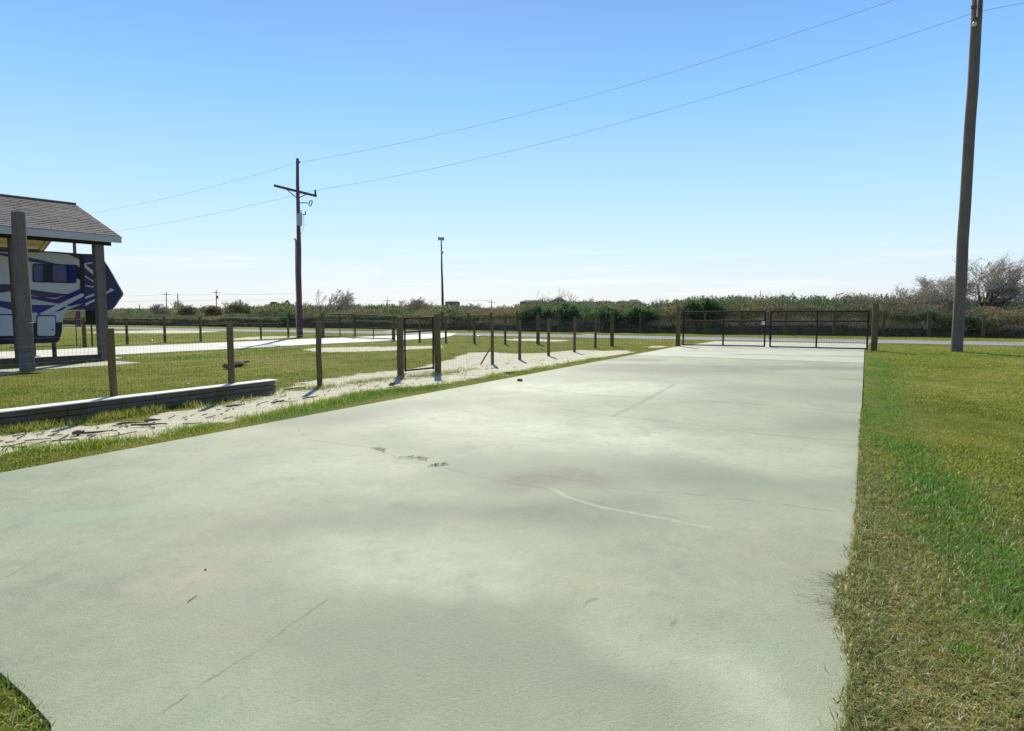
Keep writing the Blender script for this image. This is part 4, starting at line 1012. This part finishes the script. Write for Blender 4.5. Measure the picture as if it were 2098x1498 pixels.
rear = curve([(0, 640), (230, 640), (260, 636), (330, 640), (380, 638), (430, 642), (480, 637), (530, 630), (560, 625), (610, 625), (650, 629), (760, 627), (850, 630), (960, 629), (990, 634), (1040, 634), (1090, 626), (1150, 622), (1250, 624), (1340, 624), (1420, 616), (1500, 614), (1700, 613), (1850, 612), (2000, 620), (2300, 620)])
# earth bank added so its shaded face makes the dark band under the brush
bm_v = []; bm_f = []; prof = [(6.6, -.05), (6.9, .12), (7.05, .8), (7.5, 1.0), (9.5, .9), (12, .3), (13, -.05)]; NB = 420
for i in range(NB + 1):
    tt = -60 + 200 * i / NB; e1 = float(fbm(np.array([tt * .35]), np.array([3.0]), 41)[0]); e2 = float(fbm(np.array([tt * 1.6]), np.array([9.0]), 43)[0])
    for j, (o_, z_) in enumerate(prof):
        p_ = RD(tt, -(o_ + (e1 - .5) * 1.3 + (e2 - .5) * .5 * (j in (1, 2, 3)))); bm_v.append((p_.x, p_.y, z_ * (.28 + .75 * e1 + .3 * (e2 - .5)) if z_ > 0 else z_))
for i in range(NB):
    for j in range(len(prof) - 1): k = i * len(prof) + j; bm_f.append((k, k + len(prof), k + len(prof) + 1, k + 1))
M['bank'] = simple('shade_bank_soil', (.13, .095, .05), (.06, .05, .028), 2.5, .95, bump=.03, obj=False)
o = MB().add(bm_v, bm_f, False).build('shade_bank', M['bank'], None, offset=(0, 0, 0)); o['kind'] = 'structure'
belt('brush', 'dense brush and tall grass along the far side of the road', 6.8, 5.0, -26, 92, front, 560000, .12, 11, .05)
belt('brush', 'second belt of low brush rising behind the roadside brush', 26, 14.0, -60, 130, rear, 170000, .32, 12, .05, .1)
belt('brush', 'low dark scrub on the marsh horizon', 120, 60.0, -300, 350, curve([(0, 636), (300, 635), (600, 634), (950, 633), (1000, 637), (1060, 636), (1200, 632), (2300, 630)]), 90000, 1.0, 13, .02, .0)

def bare_tree(name, px, Yd, ztop_px, label, seed, spread=.5, lean=.15, trunks=1, depth=6, twig=.012, trunk_r=.12, mat='bark', grp=None, zb_=0.0, dense=3, green=0, flat=1.0, tonev=0):
    rs = random.Random(seed); b_ = at_y(px, 640, Yd); b_.z = zb_
    top = at_y(px, ztop_px, Yd).z; Ht = top - zb_
    root = empty(name, b_, label, 'tree', grp)
    mt, mc_ = MB(), MB(); leaves = []
    def grow(p_, d, L_, r_, lvl):
        n_ = 3; pts = [p_]; q_ = p_.copy(); dd = d.copy()
        for i in range(n_):
            dd = (dd + Vector((rs.gauss(lean * .05, .12), rs.gauss(0, .12), rs.gauss(.03, .07)))).normalized(); q_ = q_ + dd * (L_ / n_); pts.append(q_.copy())
        rr2 = [max(twig * .6, r_ * (1 - .4 * i / n_)) for i in range(n_ + 1)]
        (mt if lvl < 2 else mc_).tube(pts, rr2, 5 if lvl < 2 else 3, False)
        if lvl >= 3: leaves.append(q_.copy())
        if lvl < depth:
            k = dense if lvl > 0 else dense + 1
            for j in range(k):
                f = rs.uniform(.35, 1); o_ = pts[min(n_, 1 + int(f * (n_ - 1) + .5))]
                ax = Vector((rs.gauss(lean * .35, spread), rs.gauss(0, spread), rs.gauss(.05, spread * .6)))
                grow(o_, (dd + ax).normalized(), L_ * rs.uniform(.58, .82), max(twig, r_ * .55), lvl + 1)
    for k in range(trunks):
        a_ = Vector((rs.gauss(lean * .6, .25 if trunks > 1 else .08), rs.gauss(0, .2 if trunks > 1 else .08), 1)).normalized()
        grow(b_ + Vector((rs.uniform(-.2, .2), rs.uniform(-.2, .2), 0)) * (trunks > 1), a_, Ht * .36, trunk_r, 0)
    zmax = max(v[2] for v in mc_.v) - zb_; sc_ = Ht / zmax
    for m2 in (mt, mc_): m2.v = [(b_.x + (v[0] - b_.x) * sc_ * flat, b_.y + (v[1] - b_.y) * sc_ * flat, zb_ + (v[2] - zb_) * sc_) for v in m2.v]
    mt.build('trunk', M['bark_dark'], root); mc_.build('crown', M[mat], root)
    if green:
        rg = np.random.default_rng(seed); lv = np.array([(b_.x + (v.x - b_.x) * sc_ * flat, b_.y + (v.y - b_.y) * sc_ * flat, zb_ + (v.z - zb_) * sc_) for v in leaves])
        cen = np.repeat(lv, green, 0) + rg.normal(0, .13, (len(lv) * green, 3)); cen = cen[cen[:, 2] < zb_ + Ht]
        k = len(cen); dv = rg.normal(size=(k, 3)); dv /= np.linalg.norm(dv, axis=1)[:, None]
        LL = (.07 if green == 1 else .16) * (.5 + rg.random(k)); o = trimesh('foliage', blades(cen - np.array(b_), LL, LL * .3, dv, rg), M['shrub'] if name == 'green_shrub' else M['brush'], {'rnd': np.repeat(rg.random(k), 3), 'tone': np.full(k * 3, .15 if green == 1 else 0.0)}, parent=root)
        o['kind'] = 'stuff'
    return root
GT = 'bare trees above the brush'
bare_tree('bare_tree', 1998, 45, 516, 'largest bare windswept tree, behind the thick right pole', 3, .42, .6, 4, 6, .010, .15, grp=GT, flat=.95, green=1)
bare_tree('bare_tree', 1930, 46, 548, 'bushy bare tree left of the thick right pole', 8, .5, .3, 4, 6, .010, .11, grp=GT, flat=1.3, green=1)
bare_tree('bare_tree', 1888, 47, 590, 'low rounded bare shrub tree left of the bushy bare tree by the right pole', 9, .55, .1, 4, 5, .010, .07, grp=GT, flat=1.4)
bare_tree('bare_tree', 2092, 47, 562, 'bare tree cut by the right picture edge', 14, .5, .1, 4, 6, .010, .1, grp=GT, flat=1.3)
bare_tree('bare_tree', 2050, 47, 600, 'low bare tree between the largest bare tree and the right picture edge', 15, .5, .2, 4, 5, .010, .1, grp=GT, flat=1.5)
bare_tree('bare_tree', 652, 72, 592, 'multi-stemmed bare tree just right of the crossarm pole', 21, .3, .3, 2, 5, .014, .09, grp=GT, dense=2)
bare_tree('bare_tree', 676, 74, 588, 'leaning bare tree with spreading twigs, second tree right of the crossarm pole', 22, .35, .45, 3, 5, .018, .12, grp=GT)
bare_tree('bare_tree', 489, 80, 614, 'small round bare tree between the far crossarm pole and the excavator', 23, .5, .05, 4, 5, .018, .08, grp=GT, green=2)
bare_tree('bare_tree', 383, 80, 624, 'dark twiggy bush below the distant bare pole', 24, .5, .05, 4, 5, .018, .08, grp=GT, green=2)
bare_tree('bare_tree', 320, 80, 622, 'twiggy bush left of the leftmost distant crossarm pole', 25, .5, .05, 5, 5, .018, .08, grp=GT, green=1)
bare_tree('bare_tree', 431, 80, 626, 'low twiggy bush at the foot of the right distant crossarm pole', 26, .5, .05, 4, 5, .018, .08, grp=GT, green=2)
bare_tree('bare_tree', 358, 120, 614, 'thin bare tree crossing the two leftmost distant poles', 27, .4, .35, 2, 5, .03, .1, grp=GT)
bare_tree('bare_tree', 832, 70, 606, 'thin bare tree left of the siren pole', 28, .4, .2, 3, 5, .014, .07, grp=GT)
bare_tree('bare_tree', 855, 70, 606, 'thin bare tree nearest the siren pole on its left', 29, .4, .2, 3, 5, .014, .07, grp=GT)
bare_tree('bare_tree', 968, 66, 620, 'small twiggy shrub right of the distant brown box house', 30, .4, .2, 3, 5, .014, .05, grp=GT)
bare_tree('bare_tree', 1078, 60, 592, 'wispy bare tree before the left gabled house roof', 31, .28, .3, 2, 5, .010, .05, grp=GT, dense=2)
bare_tree('bare_tree', 1130, 58, 588, 'tallest wispy bare tree, just left of the peaked house roof', 32, .28, .12, 3, 5, .010, .05, grp=GT, dense=2)
bare_tree('bare_tree', 1160, 58, 592, 'wispy bare tree just right of the peaked house roof', 33, .28, .35, 3, 5, .010, .05, grp=GT, dense=2)
bare_tree('bare_tree', 1211, 62, 606, 'small wispy tree over the long low house', 34, .4, .1, 3, 5, .012, .05, grp=GT)
bare_tree('bare_tree', 1366, 54, 608, 'single thin bare sapling right of the far houses', 35, .15, .0, 2, 4, .012, .04, grp=GT)
bare_tree('bare_tree', 1575, 50, 592, 'two thin tall bare stems above the right gate leaf', 36, .12, .05, 2, 3, .012, .03, grp=GT)
bare_tree('bare_tree', 1510, 50, 600, 'twiggy bare shrub above the left gate leaf', 37, .35, .1, 5, 5, .012, .05, grp=GT)
bare_tree('bare_tree', 1640, 50, 606, 'twiggy pale shrub above the middle of the right gate leaf', 38, .4, .2, 4, 5, .012, .05, grp=GT)
bare_tree('bare_tree', 1770, 48, 596, 'broad pale twiggy shrub above the right gate post', 39, .5, .2, 6, 5, .010, .05, grp=GT, flat=1.4)
GB = 'green shrubs along the far side of the road'
for i, (px, Yd, yt, lab, fl) in enumerate(((1100, 50, 622, 'bright green rounded shrub in front of the peaked house', 1.3), (1152, 49, 620, 'green shrub just right of the bright shrub before the peaked house', 1.1), (1245, 47, 627, 'green shrub left of the fence corner post', 1.2), (1310, 46, 628, 'green shrub behind the fence right of the corner post', 1.2), (1432, 44, 611, 'dark olive shrub above the left end of the main gate', 1.1),
                                      (1960, 45, 622, 'dark green bush behind the foot of the thick right pole', 1.3), (2035, 44, 608, 'dark domed bush right of the thick right pole', 1.1), (1850, 44, 630, 'green bush right of the right gate post', 1.4), (930, 55, 634, 'low green shrub below the distant brown box house', 1.6), (610, 62, 640, 'green shrub at the foot of the crossarm pole', 1.7))):
    bare_tree('green_shrub', px, Yd + 2.5, yt, lab, 60 + i, .55, .0, 5, 4, .012, .05, 'bark_dark', GB, green=8, flat=fl)

# ------------------------------------------------------------------ far houses and the excavator
def house(x0, x1, yt, ye, Yd, label, gable=0, wall='housewall', depth=9, win=2):
    a, b_ = at_y(x0, ye, Yd), at_y(x1, ye, Yd); zt_ = at_y((x0 + x1) / 2, yt, Yd).z; ze = a.z; zf = max(2.4, ze - 3.0)
    xm = (a.x + b_.x) / 2; root = empty('far_house', (xm, Yd + depth / 2, 0), label, 'house', 'houses beyond the marsh')
    W_ = b_.x - a.x; m_ = MB(); m_.box((xm, Yd + depth / 2, (zf + ze) / 2), (W_ * .94, depth * .92, ze - zf)); m_.build('wall', M[wall], root)
    m_ = MB(); x_0, x_1, y0, y1 = a.x, b_.x, Yd, Yd + depth
    if gable:   # ridge runs away from the viewer
        vs = [(x_0, y0, ze), (x_1, y0, ze), (x_1, y1, ze), (x_0, y1, ze), (xm, y0 + .01, zt_), (xm, y1, zt_)]; fs = [(0, 1, 4), (1, 2, 5, 4), (2, 3, 5), (3, 0, 4, 5), (3, 2, 1, 0)]
    else:
        rx = min(W_ * .22, depth * .5); vs = [(x_0, y0, ze), (x_1, y0, ze), (x_1, y1, ze), (x_0, y1, ze), (x_0 + rx, (y0 + y1) / 2, zt_), (x_1 - rx, (y0 + y1) / 2, zt_)]
        fs = [(0, 1, 5, 4), (1, 2, 5), (2, 3, 4, 5), (3, 0, 4), (3, 2, 1, 0)]
    m_.add(vs, fs); m_.build('roof', M['houseroof'], root)
    for k in range(win):
        xx = x_0 + W_ * (k + .7) / (win + .4); MB().box((xx, Yd + depth * .04 - .05, (zf + ze) / 2 + .1), (1.2, .1, 1.3)).build('window', M['glassdark'], root)
    for k in range(4):
        for yy in (y0 + .8, y1 - .8):
            MB().box((x_0 + W_ * (.08 + .28 * k), yy, zf / 2), (.35, .35, zf)).build('piling', M['housewall'], root)
    return root
house(1064, 1122, 614.5, 618.5, 300, 'long low dark roofed house left of the peaked house', wall='housewall')
house(1128, 1163, 609, 617.5, 290, 'house with a peaked gable roof behind the bright green shrub', 1)
house(1180, 1222, 617, 619, 300, 'low flat roofed house right of the peaked house')
house(1222, 1260, 616, 619, 305, 'low grey house between the flat roofed house and the pair at right')
house(1267, 1290, 615.5, 619, 320, 'small hip roofed house left of the rightmost pink house')
house(1289, 1316, 613.5, 619.5, 318, 'rightmost pinkish house with dark hip roof', wall='housepink')
house(1345, 1400, 620.5, 623, 330, 'low barely visible house roof right of the pink house')
hb = house(911, 940, 616.8, 618.4, 300, 'boxy brown house on stilts right of the siren pole', wall='housepink', win=1)
MB().box(at_y(925, 629.5, 298), (7, .2, .35)).build('railing', M['whitepaint'], hb)

YE = 150.0
ex = empty('excavator', at_y(565, 640, YE), 'rust brown excavator parked on the brushy mound left of the crossarm pole', 'excavator'); ex.location.z = 0
def ue(px, py, dy=0): return at_y(px, py, YE + dy)
zt0 = ue(0, 629).z
m_ = MB(); 
for dy in (-.9, .9): m_.tube([ue(556, 629.5, dy), ue(584, 629.5, dy)], .42, 8)
m_.build('track', M['rubber'], ex)
m_ = MB(); m_.prism([(0, 0), (1, 0), (1, 1), (0, 1)], 0, .01); m_ = MB(); m_.box(ue(569, 625.5), (3.2, 2.0, .75)); m_.build('body', M['excav'], ex)
m_ = MB(); m_.box(ue(561, 622.5, -.4), (1.2, 1.0, .9)); m_.build('cab', M['excav'], ex)
m_ = MB(); m_.beam(ue(574, 624), ue(583, 624), .5, .3); m_.beam(ue(581, 624), ue(589.5, 616), .35, .35); m_.build('boom', M['excav'], ex)
m_ = MB(); m_.beam(ue(588.8, 615.8), ue(594.5, 625), .3, .3); m_.build('stick', M['excav'], ex)
m_ = MB(); m_.beam(ue(592.5, 625.5), ue(596.5, 625.2), .9, .5); m_.build('bucket', M['excav'], ex)
t = MB()
NN = 26; mv = []; mf = []
cx0 = ue(566, 640).x
for i in range(NN + 1):
    for j in range(NN + 1):
        x = cx0 + (i / NN - .5) * 44; y = YE + (j / NN - .5) * 30; r_ = math.hypot((x - cx0) / 22, (y - YE) / 15)
        mv.append((x, y, max(-.1, (zt0 - .45) * min(1, max(0, 1.35 - 1.35 * r_)) ** .8 + .12 * math.sin(x * 1.3) * math.cos(y * .9)) if r_ < 1 else -.1))
for i in range(NN):
    for j in range(NN): k = i * (NN + 1) + j; mf.append((k, k + NN + 1, k + NN + 2, k + 1))
t.add(mv, mf, True); o = t.build('mound', M['ground'], None, offset=(cx0, YE, 0)); o['kind'] = 'structure'

# ------------------------------------------------------------------ litter on the ground
rs = random.Random(77)
def twig(a, b_, r_, name, label, cat, grp, mat='driftwood', n_=5):
    a, b_ = Vector(a), Vector(b_); pts = []; rad = []
    for i in range(n_ + 1):
        f = i / n_; p_ = a.lerp(b_, f); L_ = (b_ - a).length; p_ += Vector((rs.gauss(0, .025), rs.gauss(0, .025), 0)) * L_; p_.z = r_ * .8 + .012 + rs.random() * r_ * .5; pts.append(p_); rad.append(r_ * (.5 + .6 * math.sin(math.pi * min(1, f + .15))) * rs.uniform(.7, 1.15))
    o = MB().tube(pts, rad, 6).build(name, M[mat], None, offset=a); return props(o, label, cat, grp)
twig(G(462, 757), G(508, 747), .095, 'driftwood_log', 'dark stubby driftwood log on the lawn behind the second fence post', 'log', None, n_=6)
DG = 'driftwood on the sand strip'
for a, b_, r_, lab in (((150, 893), (240, 886), .014, 'long reddish driftwood stick at the left of the sand strip'), ((150, 895), (172, 891), .03, 'stubby reddish driftwood chunk at the left of the sand strip'),
                       ((238, 873), (300, 869), .018, 'thin driftwood stick just right of the first fence post shadow'), ((270, 876), (345, 872), .018, 'broken driftwood piece between the first two post shadows'),
                       ((296, 867), (330, 864), .02, 'short dark driftwood piece above the broken one'), ((556, 829), (585, 823), .018, 'driftwood stick below the third fence post shadow'), ((620, 820), (652, 814), .015, 'thin driftwood stick right of the third fence post shadow'),
                       ((584, 801), (625, 797), .02, 'reddish bark strip at the end of the stacked timbers'), ((465, 837), (500, 832), .02, 'small driftwood stick below the stacked timbers'), ((798, 793), (815, 790), .035, 'dark driftwood chunk before the walk gate'), ((1035, 768), (1055, 766), .03, 'flat driftwood piece on the sand beside the driveway stone')):
    twig(G(*a), G(*b_), r_, 'driftwood', lab, 'driftwood', DG)
# loose bark chips and trash too small to count
m_ = MB(); rs2 = random.Random(5)
for k in range(110):
    f = rs2.random(); px = 0 + f * 1240; lo = np.interp(px, [0, 200, 400, 570, 720, 900, 1060, 1240], [893, 878, 848, 806, 778, 760, 740, 722]); hi = np.interp(px, [0, 200, 400, 570, 720, 900, 1060, 1240], [925, 902, 872, 838, 804, 785, 760, 731])
    p_ = G(px, lo + (hi - lo) * rs2.random()); a_ = rs2.gauss(math.atan2(dD.y, dD.x), .6); L_ = rs2.uniform(.03, .20) * rs2.random() ** 2 + .015
    d_ = Vector((math.cos(a_), math.sin(a_), 0)) * L_; m_.beam(p_ - d_ + Vector((0, 0, .012)), p_ + d_ + Vector((0, 0, .012 + rs2.random() * .02)), rs2.uniform(.006, .02), .01)
props(m_.build('bark_litter', M['driftwood'], None, offset=(0, 0, 0)), 'small chips of reddish bark and sticks scattered over the sand strip', 'litter', None, 'stuff')
# stone on the driveway edge
def lump(name, p_, r_, label, cat, mat, squash=.6, grp=None, seed=1):
    bm = bmesh.new(); bmesh.ops.create_icosphere(bm, subdivisions=3, radius=r_); rr_ = random.Random(seed)
    ax = [Vector((rr_.gauss(0, 1), rr_.gauss(0, 1), rr_.gauss(0, 1))).normalized() for _ in range(7)]
    for v in bm.verts:
        for a_ in ax:
            e = v.co.dot(a_) - r_ * .74
            if e > 0: v.co -= a_ * e * .8
        v.co.z *= squash
    me = bpy.data.meshes.new(name); bm.to_mesh(me); bm.free(); me.materials.append(M[mat])
    o = bpy.data.objects.new(name, me); COL.objects.link(o); o.location = (p_.x, p_.y, p_.z + r_ * squash * .75); return props(o, label, cat, grp)
lump('stone', G(1065, 781, .03), .065, 'small brown stone on the left edge of the driveway', 'stone', 'stone', .55)
for i, (px, py, r_, lab) in enumerate(((309, 699, .12, 'white rag scrap in the grass beyond the second driveway'), (547, 734, .05, 'white scrap on the lawn left of the third fence post'), (385, 787, .04, 'flat white scrap on the near lawn behind the timber edging'), (981, 668, .15, 'pale bag caught in the brush beyond the road'))):
    lump('litter_scrap', G(px, py) if py > 680 else G(px, 690), r_, lab, 'litter', 'white_cer', .35, 'white litter scraps', i)
# dry fern sprigs on the concrete
def sprig(a, b_, label, seed, mat='leafdead', nleaf=9, ll=.03):
    rr_ = random.Random(seed); a, b_ = Vector(a), Vector(b_); a.z = b_.z = .036; L_ = (b_ - a); m_ = MB(); n2_ = Vector((-L_.y, L_.x, 0)).normalized()
    m_.tube([a, a.lerp(b_, .5) + n2_ * L_.length * .08 + Vector((0, 0, .008)), b_], [.0022, .0018, .001], 4)
    for k in range(nleaf):
        f = .25 + .75 * k / nleaf; p_ = a.lerp(b_, f) + n2_ * L_.length * .08 * math.sin(math.pi * f)
        for sg_ in (-1, 1):
            if rr_.random() < .2: continue
            d_ = (n2_ * sg_ + L_.normalized() * rr_.uniform(.2, .9) + Vector((0, 0, rr_.uniform(.1, .7)))).normalized() * ll * rr_.uniform(.6, 1.3); s_ = L_.normalized() * ll * .2
            m_.add([p_, p_ + d_ * .5 + s_, p_ + d_, p_ + d_ * .5 - s_], [(0, 1, 2, 3)])
    root = m_.build('dry_sprig', M[mat], None, offset=a); return props(root, label, 'leaf', 'dry sprigs on the driveway')
sprig(G(875, 964), G(917, 957), 'curled dry brown fern sprig, right one of the three on the driveway', 1, ll=.05)
sprig(G(818, 943), G(876, 949), 'pale flattened grey fern sprig in the middle of the three on the driveway', 2, 'stone', 8, .045)
sprig(G(760, 924), G(790, 930), 'small dry brown leaf sprig, left one of the three on the driveway', 3, ll=.04)
twig(G(385, 1246), G(404, 1232), .0025, 'dry_twig', 'thin dry twig lying on the pinkish stain of the driveway', 'twig', None)
bpy.data.objects['dry_twig'].location.z += .02
lump('litter_scrap', G(421, 1168, .03), .008, 'tiny red chip on the left of the driveway', 'litter', 'driftwood', .6, 'red chips', 3)
# dead runners creeping across the slab edge
m_ = MB(); rs3 = random.Random(12)
for k in range(46):
    t_ = mid + rs3.gauss(0, .32); p_ = DW(Wd, t_) + Vector((0, 0, .04)); d_ = (-nD + dD * rs3.gauss(.1, .55)).normalized(); pts = [p_ + nD * .04]
    L_ = rs3.uniform(.05, .30) * math.exp(-((t_ - mid) / .5) ** 2) + .03
    for j in range(5):
        d_ = (d_ + dD * rs3.gauss(0, .25)).normalized(); p_ = p_ + d_ * L_ / 5; p_.z = .033 + rs3.random() * .012; pts.append(p_.copy())
        if rs3.random() < .6: m_.tube([p_, p_ + (d_ + dD * rs3.choice((-1, 1))).normalized() * rs3.uniform(.012, .03) + Vector((0, 0, rs3.uniform(0, .02)))], [.0012, .0005], 3, False)
    m_.tube(pts, [.0013 - .00015 * j for j in range(6)], 3, False)
M['runner'] = simple('dry_grass_runner', (.36, .25, .15), (.5, .42, .26), 30, .9)
props(m_.build('grass_runners', M['runner'], None, offset=(0, 0, 0)), 'dry reddish grass runners reaching over the right driveway edge', 'runners', None, 'stuff')
# dry weeds against the timber edging and in the sand
def weeds(N, line, wdt, h0, h1, name, label, seed, mat='blade', lush=.35, th=.5):
    rg = np.random.default_rng(seed); seg = rg.integers(0, len(line) - 1, N); f = rg.random(N)
    A = np.array([[p_.x, p_.y] for p_ in line]); xy = A[seg] * (1 - f)[:, None] + A[seg + 1] * f[:, None] + rg.normal(0, wdt, (N, 2))
    kp = rg.random(N) < np.clip((fbm(xy[:, 0] * 2, xy[:, 1] * 2, seed) - .35) * 4, 0, 1); xy = xy[kp]; N = len(xy)
    cen = np.stack([xy[:, 0], xy[:, 1], np.zeros(N)], 1); dv = np.stack([rg.normal(0, .45, N), rg.normal(0, .45, N), np.ones(N)], 1); dv /= np.linalg.norm(dv, axis=1)[:, None]
    LL = h0 + (h1 - h0) * rg.random(N) ** 1.5
    o = trimesh(name, blades(cen, LL, np.full(N, .006), dv, rg), M[mat], {'rnd': np.repeat(rg.random(N) * .93, 3), 'lush': np.full(N * 3, lush), 'thatch': np.full(N * 3, th)}); props(o, label, 'weeds', None, 'stuff')
el = [G(-100, 902), G(0, 889), G(100, 876), G(235, 856), G(330, 842), G(400, 832)]
weeds(9000, el, .10, .03, .17, 'weeds', 'scruffy weeds growing up against the stacked timbers', 3, lush=.15, th=.45)
weeds(5000, [G(400, 835), G(560, 808), G(655, 795), G(760, 780), G(900, 768), G(1000, 752)], .18, .03, .12, 'weeds', 'sparse weeds around the foot of the wire fence', 4, lush=.1, th=.7)
weeds(12000, [G(0, 935), G(250, 905), G(480, 866), G(640, 832), G(760, 806), G(900, 790), G(1060, 764), G(1240, 734)], .16, .04, .13, 'weeds', 'taller grass fringe between sand strip and driveway', 5, lush=.45, th=.2)
weeds(900, [corner[0] - Vector((.6, -.2, 0)), corner[0], corner[1], corner[2], corner[2] + Vector((.25, -.45, 0))], 0.02, .015, .045, 'weeds', 'ragged grass edge at the bottom left corner of the driveway', 8, lush=.5, th=.2)
weeds(2500, [G(735, 1498)] and [DW(Wd - .02, tpar(1722, 1498) - 1), DW(Wd + .02, tpar(1758, 1040))], .03, .04, .10, 'weeds', 'straggling dry runners over the right driveway edge', 6, lush=.1, th=.9)
for ob in S.objects:
    if ob.type == 'EMPTY' and ob.parent is None and 'kind' not in ob: pass
